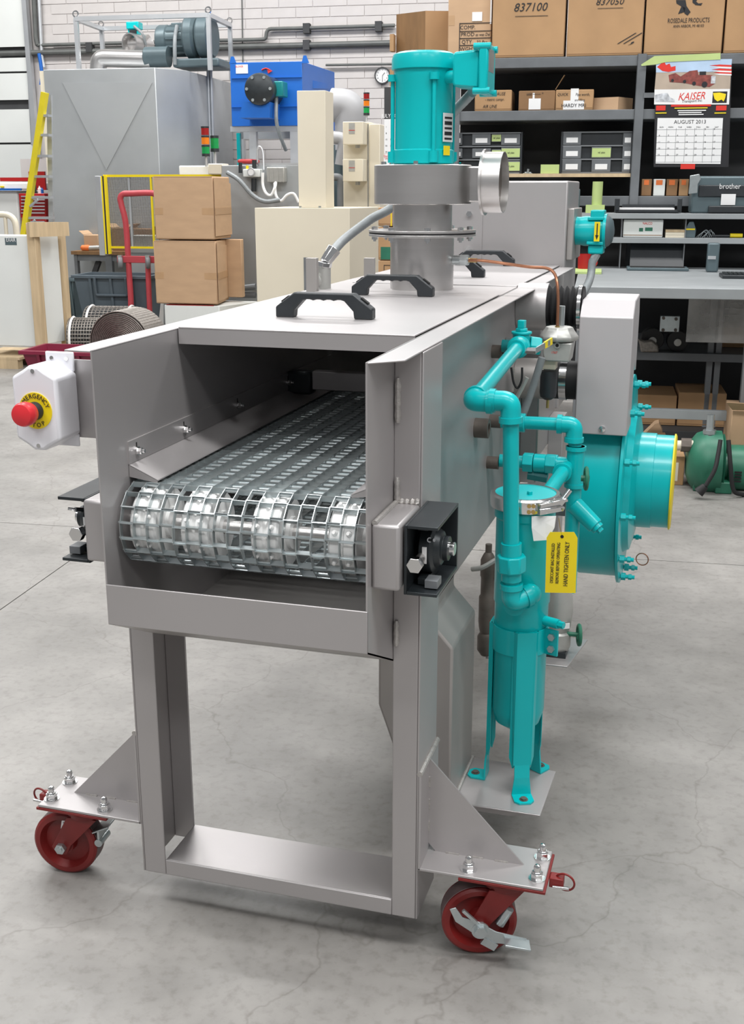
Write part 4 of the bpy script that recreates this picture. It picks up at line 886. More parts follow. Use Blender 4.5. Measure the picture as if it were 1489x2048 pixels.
# drawer cabinets on the plank
def organiser(label, x0, y0, x1, y1, cells):
    v = SV+.06; t = T('drawer_organizer', label, 'organizer', org_r(x0, y0, x1, y1, v, .2, zp1+.001), 'R', None)
    u0, u1, z0, z1 = RC(x0, y0, x1, y1, v); z0 = zp1+.001
    t.p('cabinet_frame', G().box(u0, u1, v+.01, v+.2, z0, z1), 'black_plastic')
    for e in (u0, u1-.012): t.p('frame_side', G().box(e, e+.012, v-.012, v+.01, z0, z1), 'black_plastic')
    for k in range(4):
        z = z0+(z1-z0-.008)*k/3; t.p('frame_rail', G().box(u0+.012, u1-.012, v-.008, v+.01, z, z+.008), 'grey_paint')
    for (a, b, c, d, m) in cells:
        dr = t.p('drawer', bxr(a, b, c, d, v-.010, .02), 'shelf_grey', bevel=.002)
        w, h = c-a, d-b
        t.p('drawer_label', bxr(a+w*.18, b+h*.38, c-w*.18, d-h*.2, v-.0108, .001) if m == 'white_paper' else bxr(a+w*.02, b+h*.1, c-w*.02, d-h*.08, v-.0108, .001), m, dr)
        if m == 'green_note': t.p('label_scribble', textg('ref. plate', .016, PR((a+c)/2, (b+d)/2, v-.012), (1, 0, 0), (0, 0, 1), sx=.8, shear=.2), 'ink', dr)
organiser('black drawer organizer with white and green labels behind the fan outlet', 905, 265, 1045, 346, [(906, 268, 925, 290, 'white_paper'), (945, 268, 982, 290, 'white_paper'), (984, 268, 1003, 284, 'green_note'), (1003, 268, 1041, 290, 'white_paper'), (906, 297, 925, 316, 'white_paper'), (945, 297, 982, 316, 'white_paper'), (984, 299, 1003, 315, 'green_note'), (1003, 295, 1041, 316, 'green_note'), (1003, 322, 1041, 343, 'green_note')])
organiser('black drawer organizer with three label rows beside the shelf upright', 1122, 263, 1266, 346, [(1127, 266, 1163, 290, 'white_paper'), (1247, 266, 1266, 290, 'white_paper'), (1126, 293, 1163, 317, 'white_paper'), (1184, 294, 1223, 316, 'green_note'), (1246, 293, 1266, 317, 'white_paper'), (1125, 318, 1163, 344, 'white_paper'), (1184, 318, 1222, 344, 'white_paper'), (1245, 318, 1265, 344, 'white_paper')])
gn = bxr(1082, 329, 1119, 347, SV+.05, .03); solo('green_note_card', 'pale green handwritten note card standing on the wood plank', 'card', org_r(1082, 329, 1119, 347, SV+.05, .03), gn, 'green_note')
kb = PR(1056, 343, SV+.05); solo('key_bunch', 'small bunch of metal parts lying on the wood plank', 'hardware', (kb.x, SV+.06, zp1), G().cyl((kb.x-.02, SV+.05, zp1+.006), (kb.x+.02, SV+.07, zp1+.006), .006, n=8).cyl((kb.x, SV+.05, zp1+.002), (kb.x+.004, SV+.05, zp1+.03), .008, n=8).box(kb.x-.03, kb.x+.03, SV+.05, SV+.07, zp1, zp1+.004), 'zinc')
# wall calendar on the shelving
cv = SV-.024
CL = T('wall_calendar', 'truck picture wall calendar for August 2013 hung on the shelving', 'calendar', org_r(1312, 120, 1462, 335, cv), 'R')
def cal(name, x0, y0, x1, y1, m, dz=0, par=None): return CL.p(name, bxr(x0, y0, x1, y1, cv-dz, .0006), m, par)
mat('sky_print', (.42, .55, .72), .6, 0, .15, 6); mat('sand_print', (.42, .34, .27), .6, 0, .12, 8); mat('truck_print', (.22, .05, .04), .5, 0, .4, 40); mat('chrome_print', (.5, .52, .55), .5, 0, .4, 40)
CL.p('calendar_sheet', G().plate(pts_r([(1313, 120), (1465, 118), (1458, 334), (1308, 334)], cv+.001), (0, 1, 0), .002), 'ink', smooth=False)
CL.p('picture_ground', G().plate(pts_r([(1313, 145), (1463, 143), (1461, 179), (1310, 179)], cv), (0, -1, 0), .0004), 'sand_print', smooth=False)
CL.p('picture_sky', G().plate(pts_r([(1313, 120), (1465, 118), (1463, 144), (1313, 146)], cv), (0, -1, 0), .0004), 'sky_print', smooth=False)
CL.p('picture_flag_leaf', G().plate(pts_r([(1315, 134), (1322, 128), (1328, 121), (1333, 130), (1340, 127), (1343, 134), (1352, 132), (1352, 141), (1338, 144), (1326, 142)], cv-.0008), (0, -1, 0), .0004), 'ink_red', smooth=False)
for k, (ya, yb) in enumerate(((129, 133), (137, 141), (144, 147))):
    CL.p('picture_stripe', G().plate(pts_r([(1420+4*k, yb-2), (1440, ya), (1464, ya+1), (1464, yb+1), (1440, yb)], cv-.0008), (0, -1, 0), .0004), 'ink_red', smooth=False)
    CL.p('picture_stripe', G().plate(pts_r([(1420+4*k, yb+1), (1440, yb), (1464, yb+1), (1464, yb+4), (1440, yb+3)], cv-.0008), (0, -1, 0), .0004), 'white_paper', smooth=False)
CL.p('picture_truck', G().plate(pts_r([(1338, 150), (1352, 146), (1362, 153), (1380, 142), (1396, 140), (1398, 150), (1424, 150), (1432, 155), (1431, 167), (1420, 174), (1400, 172), (1370, 166), (1340, 164)], cv-.0010), (0, -1, 0), .0004), 'truck_print', smooth=False)
CL.p('picture_cab_glass', bxr(1400, 143, 1413, 150, cv-.0016, .0004), 'ink')
CL.p('picture_grille', bxr(1423, 152, 1432, 167, cv-.0016, .0004), 'chrome_print')
for x, y, r in ((1410, 169, 6), (1389, 167, 4), (1370, 163, 3.5), (1346, 161, 3)):
    c = PR(x, y, cv-.0016); rr = abs(PR(x, y, cv).z-PR(x, y+r, cv).z); CL.p('picture_wheel', G().cyl(c, c+Vector((0, -.0004, 0)), rr, n=16), 'ink')
CL.p('title_band', G().plate(pts_r([(1310, 179), (1461, 178), (1459, 209), (1309, 209)], cv), (0, -1, 0), .0006), 'white_paper', smooth=False)
CL.p('title_truck', G().plate(pts_r([(1310, 190), (1324, 187), (1336, 186), (1340, 194), (1350, 199), (1350, 204), (1312, 203)], cv-.0010), (0, -1, 0), .0004), 'chrome_print', smooth=False)
tp = PR(1384, 193, cv-.0012)
CL.p('title_print', textg('KAISER', .062, tp, (1, 0, .04), (0, 0, 1), shear=.25, sx=.85), 'ink_red')
CL.p('title_print', textg('Transport Inc.', .022, PR(1385, 202, cv-.0012), (1, 0, .04), (0, 0, 1), shear=.2), 'ink')
CL.p('map_panel', bxr(1426, 183, 1455, 206, cv-.0010, .0004), 'ink')
CL.p('map_print', G().plate(pts_r([(1427, 186), (1440, 185), (1453, 188), (1451, 197), (1448, 203), (1444, 199), (1436, 203), (1430, 198)], cv-.0016), (0, -1, 0), .0004), 'yellow', smooth=False)
for x0, y0, x1, y1, m in ((1343, 209, 1423, 213, 'ink_red'), (1350, 215, 1416, 217, 'yellow'), (1356, 220, 1413, 222, 'white_paper'), (1358, 224, 1404, 226, 'white_paper'), (1358, 228, 1408, 230, 'white_paper'), (1313, 211, 1332, 221, 'ink_red'), (1433, 211, 1454, 221, 'ink_red'), (1312, 225, 1334, 227, 'yellow'), (1430, 225, 1453, 227, 'yellow')):
    cal('band_print', x0, y0, x1, y1, m, .0012)
CL.p('month_sheet', G().plate(pts_r([(1316, 236), (1447, 236), (1442, 328), (1312, 327)], cv-.0006), (0, -1, 0), .001), 'white_paper', smooth=False)
CL.p('month_print', textg('AUGUST 2013', .032, PR(1381, 244, cv-.0022), (1, 0, 0), (0, 0, 1)), 'ink')
for k in range(6): cal('grid_line', 1315-k*.6, 259+13*k-.25, 1446-k*.6, 259+13*k+.25, 'shelf_grey', .0022)
for k in range(1, 7): CL.p('grid_line', G().plate(pts_r([(1316+18.6*k, 256), (1316.5+18.6*k, 256), (1312.5+18.6*k, 325), (1312+18.6*k, 325)], cv-.0022), (0, -1, 0), .0003), 'shelf_grey', smooth=False)
for i, dn in enumerate(('SUN', 'MON', 'TUE', 'WED', 'THU', 'FRI', 'SAT')): CL.p('weekday_print', textg(dn, .013, PR(1324+18.4*i, 254.5, cv-.0022), (1, 0, 0), (0, 0, 1)), 'ink')
for d in range(1, 32):
    k = d+3; cx, rw = k % 7, k//7
    CL.p('date_print', textg(str(d), .015, PR(1320-rw*.5+18.3*cx, 258+13*rw, cv-.0022), (1, 0, 0), (0, 0, 1)), 'ink')
cal('red_tab', 1362, 328, 1391, 338, 'ink_red', .0012)
solo('green_masking_tape', 'strip of pale green masking tape holding the calendar top', 'tape', org_r(1285, 112, 1442, 124, cv-.002), G().plate(pts_r([(1283, 129), (1310, 112), (1442, 106), (1442, 119), (1334, 124), (1312, 129), (1284, 132)], cv-.002), (0, -1, 0), .0006), 'green_note', smooth=False)
# binders, tray, printer, roll
zC = PR(1150, 392, SV).z+.001
for i, (x0, x1, m) in enumerate(((1284, 1304, 'cardboard_dark'), (1308, 1331, 'offwhite'), (1334, 1356, 'cardboard_dark'), (1359, 1378, 'cardboard_old'))):
    t = T('parts_bin', ['brown parts bin with orange label under the calendar, nearest the upright', 'white parts bin with orange label under the calendar', 'brown parts bin with orange label beside the white bin', 'tan parts bin with orange label beside the printer'][i], 'bin', org_r(x0, 358, x1, 393, SV+.03, .2, zC), 'R', 'parts bins in a row')
    u0, u1, z0, z1 = RC(x0, 358, x1, 393, SV+.03); t.p('bin_body', G().box(u0, u1, SV+.03, SV+.25, zC, z1), m, bevel=.003)
    t.p('orange_label', bxr(x0+5, 360, x1-5, 370, SV+.029, .001), 'orange_tag')
zD = PR(1350, 427, 5.72).z+.001; zE = PR(1350, 476, 5.72).z+.001
PV = 5.75
pr_ = T('printer', 'charcoal desktop printer with paper note taped on its front', 'printer', org_r(1385, 350, 1540, 426, PV, .25, zD), 'R')
u0, u1, z0, z1 = RC(1385, 352, 1560, 427, PV)
pr_.p('printer_body', G().box(u0, u1, PV+.03, PV+.24, zD, z1), 'steel_blue', bevel=.012)
pr_.p('front_panel', bxr(1398, 370, 1545, 394, PV+.02, .02), 'black_plastic', bevel=.006)
pr_.p('output_tray', bxr(1418, 412, 1545, 426, PV-.02, .05), 'black_plastic', bevel=.006)
pr_.p('maker_name', textg('brother', .045, PR(1461, 373, PV+.017), (1, 0, 0), (0, 0, 1), sx=.9), 'white_paper')
pr_.p('note', bxr(1443, 388, 1472, 410, PV+.017, .001), 'white_paper')
fo_ = T('foil_pouch', 'crumpled silver foil pouch hanging on the printer corner', 'pouch', org_r(1378, 350, 1402, 388, PV-.01, .02), 'R')
fo_.p('foil', G().plate(pts_r([(1381, 351), (1400, 348), (1403, 358), (1397, 368), (1396, 386), (1378, 388), (1380, 368)], PV-.005), (0, 1, 0), .012), 'zinc', bevel=.003)
tr_ = T('paper_tray', 'black letter tray holding loose papers on the upper riser shelf', 'tray', org_r(1230, 397, 1365, 426, PV, .2, zD), 'R')
tr_.p('tray_floor', bxr(1232, 420, 1362, 425, PV, .24), 'black_plastic'); tr_.p('tray_back', bxr(1245, 409, 1350, 421, PV+.2, .02), 'black_plastic')
for x0, x1 in ((1230, 1240), (1356, 1365)): tr_.p('tray_post', bxr(x0, 397, x1, 425, PV, .03), 'black_plastic', bevel=.003)
tr_.p('papers', bxr(1236, 416, 1350, 419.5, PV+.01, .18), 'white_paper')
gr_ = T('tape_roll', 'tall green and clear roll standing on the upper riser shelf', 'roll', org_r(1185, 363, 1206, 427, PV, .1, zD), 'R')
u0, u1, z0, z1 = RC(1185, 363, 1206, 410, PV); uc = (u0+u1)/2
gr_.p('roll_body', G().cyl((uc, PV+.05, zD), (uc, PV+.05, z1), (u1-u0)/2, n=24), 'green_note')
gr_.p('roll_base', bxr(1172, 410, 1210, 426, PV, .1), 'green_note')
dv_ = T('desk_phone', 'small dark device with green sticker beside the end box', 'device', org_r(1137, 373, 1160, 427, PV, .1), 'R')
u0, u1, z0, z1 = RC(1130, 378, 1160, 427, PV)
dv_.p('device_body', G().box(u0, u1, PV, PV+.1, zD, z1), 'steel_blue', bevel=.006); dv_.p('green_sticker', bxr(1136, 372, 1152, 388, PV-.001, .03), 'green_note'); dv_.p('device_screen', bxr(1138, 398, 1150, 405, PV-.001, .001), 'grey_cast')
solo('riser_extension', 'short grey board carrying the small device and roll', 'board', org_r(1120, 427, 1200, 436, 5.72, .2), G().box(PR(1120, 430, 5.72).x, PR(1194, 430, 5.72).x, 5.72, SV-.03, PR(1350, 437, 5.72).z, zD-.001), 'bench_top')
# lower riser shelf items
wc = carton('long white carton with green printing on the riser shelf', 1247, 439, 1327, 476, PV, .18, 'offwhite', z0=zE, tape=False, writing=(('NALCO', 1296, 447, 7, 'ink_red', .8),))
for x0, y0, x1, y1 in ((1279, 456, 1287, 463), (1291, 455, 1306, 462)): wc.p('green_print', bxr(x0, y0, x1, y1, PV-.001, .001), 'green_paint')
ps = T('paper_stack', 'stack of cream paper pads on the riser shelf', 'paper', org_r(1332, 459, 1370, 476, PV, .15, zE), 'R')
zz0, zz1 = zE, PR(1350, 459, PV).z
for k in range(3): ps.p('paper_pad', G().box(*RC(1332, 459, 1370, 476, PV)[:2], PV, PV+.16, zz0+(zz1-zz0)*k/3, zz0+(zz1-zz0)*(k+.93)/3), 'wood' if k == 2 else 'cream')
lp = T('label_printer', 'dark handheld label printer with yellow stripe on the riser shelf', 'printer', org_r(1371, 443, 1392, 477, PV, .1, zE), 'R')
u0, u1, z0, z1 = RC(1372, 443, 1392, 477, PV); lp.p('printer_body', G().prism([(u0, zE), (u1, zE), (u1+.004, z1-.05), (u1-.015, z1), (u0+.02, z1), (u0, z1-.04)], 'y', PV, PV+.09), 'steel_blue', bevel=.004); lp.p('yellow_stripe', bxr(1372, 457, 1391, 460, PV-.002, .002), 'yellow')
sd_ = PR(1455, 473, PV-.0)
scr = T('screwdriver', 'yellow and black screwdriver lying on the riser shelf', 'screwdriver', (sd_.x, PV+.03, zE), 'R')
scr.p('handle', G().cyl((PR(1462, 473, PV).x, PV+.03, zE+.014), (PR(1487, 473, PV).x, PV+.03, zE+.014), .013, n=12), 'yellow'); scr.p('shaft', G().cyl((PR(1425, 473, PV).x, PV+.03, zE+.012), (PR(1462, 473, PV).x, PV+.03, zE+.012), .007, n=8), 'black_plastic')
ws = T('wire_scraps', 'tangle of thin clear wire on the riser shelf', 'wire', (PR(1405, 476, PV).x, PV+.03, zE), 'R')
for k in range(5):
    a = PR(1394+k*4, 476, PV); ws.p('wire', G().tube(crom([(a.x, PV+.03, zE+.002), (a.x+.02, PV+.03, zE+.02+.01*(k % 3)), (a.x+.05, PV+.04, zE+.035+.012*(k % 2)), (a.x+.07, PV+.03, zE+.004)], 5), .0022, 6), 'zinc')
# bench items
zW = zt+.001
def on_bench(px, py): p = toR(CAM); d = toR(ray(px, py)); t = (zW-CR.z)/d.z; return CR+d*t
a_ = on_bench(1316, 526)
lt_ = T('laptop', 'black laptop open on the bench under the riser shelf', 'laptop', (a_.x, 5.76, zW), 'R')
u0, u1, _, zl = RC(1256, 492, 1379, 527, 5.62); lt_.p('base', G().box(u0, u1, 5.55, 5.72, zW, zW+.018), 'steel_blue', bevel=.004)
lt_.p('screen', G().plate([(u0+.02, 5.72, zW+.016), (u1-.02, 5.72, zW+.016), (u1-.02, 5.84, zW+.2), (u0+.02, 5.84, zW+.2)], (0, 1, .3), .008), 'black_plastic')
lt_.p('key_area', G().box(u0+.02, u1-.02, 5.57, 5.69, zW+.018, zW+.0195), 'black_hole')
kp = on_bench(1450, 538)
kb_ = T('keyboard', 'black computer keyboard at the edge of the bench', 'keyboard', (kp.x+.2, kp.y, zW), 'R')
ku = PR(1447, 530, 5.0).x; kb_.p('keyboard_base', G().box(ku, ku+.44, 4.98, 5.18, zW, zW+.02), 'black_plastic', bevel=.004)
km = None
for r in range(5):
    for c in range(9):
        o = kb_.p('key', G().box(ku+.015+c*.024, ku+.034+c*.024, 5.0+r*.034, 5.028+r*.034, zW+.02, zW+.027), 'black_metal', smooth=False)
ph = T('tablet_stand', 'upright dark glossy stand on the bench beside the keyboard', 'stand', (PR(1427, 525, 5.5).x, 5.5, zW), 'R')
u0, u1, z0, z1 = RC(1416, 486, 1440, 530, 5.5); ph.p('stand_body', G().box(u0, u1, 5.5, 5.56, zW, z1), 'steel_blue', bevel=.01); ph.p('stand_bar', G().box(u0+.003, u1-.02, 5.495, 5.5, (zW+z1)/2-.01, (zW+z1)/2+.01), 'alu')
np2 = on_bench(1170, 545); npd = T('notepad', 'yellow notepad lying on the bench beside the cable conduit', 'notepad', (np2.x, np2.y, zW), 'R')
npd.p('pad', G().box(np2.x-.12, np2.x+.10, np2.y-.12, np2.y+.2, zW, zW+.012), 'green_note')
cu_ = on_bench(1172, 520); cu0 = T('red_mug', 'dark red mug on the bench behind the drive motor', 'mug', (PR(1172, 520, 5.5).x, 5.5, zW), 'R')
cu0.p('mug', G().ring((PR(1170, 520, 5.5).x, 5.5, zW), (0, 0, 1), [(.04, 0), (.042, .1), (.038, .1), (.036, .008)], 24), 'toolbox_red'); cu0.p('mug_handle', G().torus((PR(1170, 520, 5.5).x+.05, 5.5, zW+.05), (0, 1, 0), .025, .006, 16, 6), 'toolbox_red')
# under the bench
zL = PR(1350, 706, 5.0).z+.001
rw_ = T('roller_assembly', 'grey plate carrying two black rubber rollers on the lower bench shelf', 'rollers', (PR(1330, 700, 5.05).x, 5.1, zL), 'R')
rw_.p('mount_plate', bxr(1321, 632, 1360, 664, 5.04, .03), 'zinc', bevel=.003)
for x, y, r in ((1306, 678, 23), (1356, 684, 21)):
    c = PR(x, y, 5.05); rr = abs(PR(x, y, 5.05).z-PR(x, y+r, 5.05).z)
    w = rw_.p('roller', G().lathe((c.x, 5.05, zL+rr), (0, 1, 0), [(rr*.5, 0), (rr*.95, .004), (rr, .02), (rr, .09), (rr*.9, .1)], 32), 'black_rubber'); rw_.p('roller_hub', G().lathe((c.x, 5.046, zL+rr*.9), (0, -1, 0), [(rr*.36, -.01), (rr*.34, .012), (rr*.1, .014)], 20), 'grey_cast', w)
for x, y in ((1328, 636), (1353, 638), (1327, 660), (1352, 660)):
    c = PR(x, y, 5.04); rw_.p('plate_bolt', G().cyl(c, c+Vector((0, -.008, 0)), .010, n=6), 'dark_iron')
pf_ = solo('plastic_bag', 'crumpled clear plastic bag on the lower bench shelf beside the rollers', 'bag', (PR(1298, 700, 4.98).x, 5.0, zL), G().plate(pts_r([(1276, 677), (1290, 682), (1305, 680), (1317, 690), (1319, 705), (1282, 705), (1280, 690)], 4.985), (0, 1, 0), .04), 'wire_grey', bevel=.01)
fs = T('wrapped_sheet', 'metal sheet wrapped in hazy clear film leaning under the bench', 'sheet', org_r(1376, 584, 1500, 686, 4.75, .1), 'R')
fs.p('film_front', bxr(1376, 584, 1540, 686, 4.72, .004), 'film'); fs.p('film_fold', bxr(1440, 586, 1447, 684, 4.712, .006), 'film'); 
for y in (617, 630): fs.p('film_crease', bxr(1450, y, 1530, y+2, 4.716, .003), 'film')
fs.p('hanger_strip', bxr(1376, 582, 1540, 585, 4.715, .02), 'grey_paint')
u0, u1, z0, z1 = RC(1440, 686, 1540, 710, 5.1); carton('brown carton on the lower bench shelf behind the film', 1446, 655, 1560, 706, 5.3, .3, 'cardboard_old', z0=zL, tape=False)
for i, (x0, y0, x1, y1) in enumerate(((1268, 790, 1353, 860), (1356, 786, 1452, 862))):
    carton(['tan carton on the bottom bench shelf beside the blower', 'wide tan carton on the bottom bench shelf behind the pump pipe'][i], x0, y0, x1, y1, 5.05, .35, 'cardboard_old', z0=zb1+.001, tape=False)
oc_ = T('open_carton', 'open tan carton with flap out at the bench end above the green pump', 'box', org_r(1462, 822, 1560, 895, 4.2, .3), 'R')
u0, u1, z0, z1 = RC(1462, 822, 1580, 896, 4.2); oc_.p('box_body', G().box(u0, u1, 4.2, 4.5, z0, z1), 'cardboard', bevel=.004)
oc_.p('flap', G().plate([(u0, 4.2, z1), (u1, 4.2, z1), (u1, 4.13, z1+.04), (u0-.04, 4.13, z1+.05)], (0, 0, 1), .004), 'cardboard')
oc_.p('stool_leg', G().box(u0+.04, u0+.07, 4.25, 4.3, 0, z0), 'shelf_dark'); oc_.p('stool_leg', G().box(u1-.07, u1-.04, 4.25, 4.3, 0, z0), 'shelf_dark')
sc2 = T('cardboard_scrap', 'torn cardboard flaps lying beside the blower', 'cardboard', org_r(1286, 848, 1326, 884, 4.6, .2), 'R')
sc2.p('scrap', G().plate(pts_r([(1286, 872), (1311, 848), (1319, 846), (1326, 864), (1300, 882), (1288, 884)], 4.6), (0, 1, .2), .05), 'cardboard')
sc2.p('stand_box', G().box(*RC(1270, 882, 1336, 905, 4.62)[:2], 4.62, 4.95, 0, PR(1300, 884, 4.62).z), 'cardboard_dark')
fc = T('flat_carton', 'flat brown carton with pale label standing on the floor beside the pump', 'box', (PR(1352, 975, 4.12).x, 4.2, 0), 'R')
u0, u1, z0, z1 = RC(1335, 912, 1369, 975, 4.12); fc.p('box_body', G().box(u0, u1, 4.12, 4.3, 0, z1), 'cardboard_old', bevel=.003); fc.p('pale_label', bxr(1345, 925, 1357, 962, 4.118, .001), 'cream')
# green pump on the floor
gv = 3.96
gp_ = PR(1410, 940, gv); gz = lambda py: PR(1420, py, gv).z
GP = T('green_pump', 'worn green cast iron pump with motor standing on the floor under the bench', 'pump', (gp_.x+.1, gv+.1, 0), 'R')
ua, ub = PR(1384, 935, gv).x, PR(1452, 935, gv).x; zc2 = gz(938); rg = .165
GP.p('pump_volute', G().lathe((ua, gv+.15, zc2), (1, 0, 0), [(.07, -.015), (.11, 0), (.15, .03), (rg, .07), (rg, .15), (.14, .155), (.15, .165), (.15, ub-ua)], 36), 'green_paint')
GP.p('pump_motor', G().lathe((ub, gv+.15, zc2-.02), (1, 0, 0), [(.07, 0), (.07, .02), (.115, .03), (.118, .25), (.1, .27)], 32), 'green_paint')
for k in range(4): GP.p('motor_vent', G().box(ub+.05+.0, ub+.085, gv+.028, gv+.033, zc2-.07+k*.016, zc2-.062+k*.016), 'black_hole')
uf = PR(1424, 880, gv).x
GP.p('discharge_boss', G().cyl((uf, gv+.12, zc2+.13), (uf, gv+.12, gz(886)), .045, n=20), 'green_paint')
GP.p('discharge_fitting', G().cyl((uf, gv+.12, gz(886)), (uf, gv+.12, gz(878)), .036, n=8).cyl((uf, gv+.12, gz(877)), (uf, gv+.12, gz(869)), .033, n=8), 'zinc')
GP.p('discharge_pipe', G().cyl((uf, gv+.12, gz(869)), (uf, gv+.12, gz(838)), .019, n=16), 'zinc')
up_ = PR(1348, 903, gv).x
GP.p('suction_pipe', G().cyl((ua+.01, gv+.12, gz(902)), (up_, gv+.12, gz(904)), .026, n=16), 'cream')
GP.p('suction_union', G().cyl((ua, gv+.12, gz(902)), (ua-.05, gv+.12, gz(902)), .036, n=8), 'dark_iron')
GP.p('pump_foot', G().box(PR(1432, 980, gv).x, PR(1466, 980, gv).x, gv+.02, gv+.26, 0, .06), 'green_paint', bevel=.006)
GP.p('pump_foot', G().box(ua+.02, ua+.1, gv+.05, gv+.2, 0, .05), 'green_paint', bevel=.006)
GP.p('power_cord', G().tube(crom([PR(1442, 880, gv-.02), PR(1437, 910, gv-.05), PR(1430, 940, gv-.08), PR(1412, 972, gv-.1)], 8), .011, 10), 'black_rubber')
GP.p('power_plug', G().tube([PR(1412, 972, gv-.1), PR(1398, 985, gv-.1)], [.018, .028], 12), 'black_rubber')
GP.p('power_cord', G().tube(crom([PR(1458, 880, gv-.02), PR(1462, 930, gv-.05), PR(1468, 980, gv-.05), PR(1489, 990, gv-.02)], 8), .011, 10), 'black_rubber')

# ================================================================ BEHIND THE FAN
wv = 6.3
wc_ = T('wooden_crate', 'brown plywood crate standing high behind the fan motor', 'crate', (PR(840, 172, wv).x, wv+.2, PR(840, 172, wv).z), 'R')
ca, cb, cc = PR(787, 100, wv).x, PR(850, 100, wv).x, PR(897, 100, wv).x
zc0, zc1 = PR(840, 174, wv).z, PR(840, 22, wv).z
wc_.p('crate_body', G().prism([(ca, wv+.12), (cb, wv), (cc, wv+.04), (cc, wv+.4), (ca, wv+.45)], 'z', zc0, zc1), 'wood_dark')
wc_.p('lit_side', G().plate([(cb+.002, wv-.002, zc0), (cc, wv+.038, zc0), (cc, wv+.038, zc1), (cb+.002, wv-.002, zc1)], (0, -1, 0), .003), 'cardboard_old')  # paler sheet puts the light on the crate's right face into colour
for y0, y1 in ((68, 102), (139, 172)): wc_.p('corner_tab', bxr(780, y0, 788, y1, wv+.05, .08), 'cardboard_old')
ep = T('shelf_end_panel', 'dark steel end panel of the shelving carrying the wooden crate', 'panel', (PR(835, 400, wv).x, wv+.2, 0), 'R')
ep.p('panel_sheet', G().box(PR(792, 300, wv).x, PR(905, 300, wv).x, wv+.02, wv+.06, 0, zc0), 'shelf_dark')
k2 = T('narrow_calendar', 'narrow dark topped July calendar hanging beside the fan motor', 'calendar', org_r(770, 175, 812, 330, wv), 'R')
k2.p('calendar_picture', bxr(769, 174, 815, 238, wv-.004, .003), 'shelf_dark'); k2.p('month_sheet', bxr(769, 238, 815, 307, wv-.005, .003), 'white_paper'); k2.p('slogan_sheet', bxr(768, 308, 815, 332, wv-.005, .003), 'white_paper')
k2.p('month_print', textg('JULY 2012', .035, PR(783, 232, wv-.006), (1, 0, 0), (0, 0, 1), sx=.9), 'white_paper')
k2.p('slogan_print', textg("Don't Stand by", .022, PR(783, 312, wv-.007), (1, 0, 0), (0, 0, 1), sx=.8), 'ink_red')
k2.p('slogan_print', textg('Unarmed!', .022, PR(780, 316.5, wv-.007), (1, 0, 0), (0, 0, 1), sx=.8), 'ink_red')
for r in range(5):
    for c in range(3): k2.p('date_print', textg(str(1+c+7*r), .014, PR(773+c*9.5, 254+r*12.5, wv-.006), (1, 0, 0), (0, 0, 1)), 'ink')
k2.p('leaf_print', G().plate(pts_r([(784, 190), (792, 185), (800, 188), (798, 196), (788, 197)], wv-.0045), (0, -1, 0), .001), 'green_paint', smooth=False)
for i, (y0, y1, lab) in enumerate(((415, 452, 'upper tan carton with yellow edge in the stack behind the fan flange'), (454, 520, 'middle tan carton with green band in the stack behind the fan'), (521, 640, 'bottom tan carton with printed frame in the stack behind the fan'))):
    t = carton(lab, 757, y0, 790, y1, wv-.15, .3, 'cardboard_old', tape=False, z0=None if i < 2 else 0)
    if i == 1: t.p('green_band', bxr(762, 494, 787, 519, wv-.152, .002), 'green_paint')
    if i == 0: t.p('yellow_edge', bxr(782, 418, 784, 452, wv-.152, .002), 'yellow')
    if i == 2:
        for a in ((768, 530, 784, 531), (768, 530, 769, 543)): t.p('printed_line', bxr(*a, wv-.152, .002), 'ink')
# wall clock and service pipes on the back wall
ck = PR(765.5, 151, WV-.03); rk = abs(PR(765, 151, WV-.03).z-PR(765, 168, WV-.03).z)
CK = T('wall_clock', 'round white wall clock with dark rim on the block wall', 'clock', (ck.x, WV-.03, ck.z-rk), 'R')
CK.p('rim', G().ring((ck.x, WV-.009, ck.z), (0, -1, 0), [(rk*.86, 0), (rk, 0), (rk, .04), (rk*.86, .04)], 40), 'shelf_dark'); CK.p('dial', G().cyl((ck.x, WV-.009, ck.z), (ck.x, WV-.035, ck.z), rk*.87, n=40), 'white_paper')
for h in range(12):
    a = pi/2-2*pi*(h+1)/12; CK.p('numeral', textg(str(h+1), rk*.28, (ck.x+rk*.66*cos(a), WV-.0365, ck.z+rk*.66*sin(a)), (1, 0, 0), (0, 0, 1)), 'ink')
CK.p('hour_hand', G().bar((ck.x, WV-.037, ck.z), (ck.x+rk*.3, WV-.037, ck.z+rk*.34), .003, .014, (0, 1, 0)), 'ink'); CK.p('minute_hand', G().bar((ck.x, WV-.038, ck.z), (ck.x+.0, WV-.038, ck.z-rk*.62), .003, .010, (0, 1, 0)), 'ink')
def wpipe(label, pts, r, m='grey_paint', name='wall_pipe', clamps=(), v=WV-.06):
    P = [PR(x, y, v) for x, y in pts]
    t = T(name, label, 'pipe', tuple(P[0]), 'R'); t.p('pipe_run', G().tube(fillet(P, .06, 4), r, 10), m)
    for x, y in clamps: c = PR(x, y, v); t.p('pipe_clamp', G().box(c.x-.04, c.x+.04, v-.04, WV-.009, c.z-.055, c.z+.055), 'shelf_dark')
    return t
mat('pipe_dark', (.10, .105, .10), .5, 0, .15)
wpipe('dark upper wall pipe with an upward jog', [(75, 90), (75, 90.5), (320, 84), (522, 79), (532, 78), (534, 58), (620, 56), (790, 51)], .022, 'pipe_dark', clamps=((614, 57), (758, 53)))
wpipe('thick dark lower wall pipe with green tint', [(0, 107), (180, 103), (460, 94), (790, 86)], .034, 'pipe_dark', clamps=((614, 90), (180, 95)))
wpipe('thin pale wall pipe below the dark pipes', [(652, 130), (790, 128)], .014, 'pipe_dark')
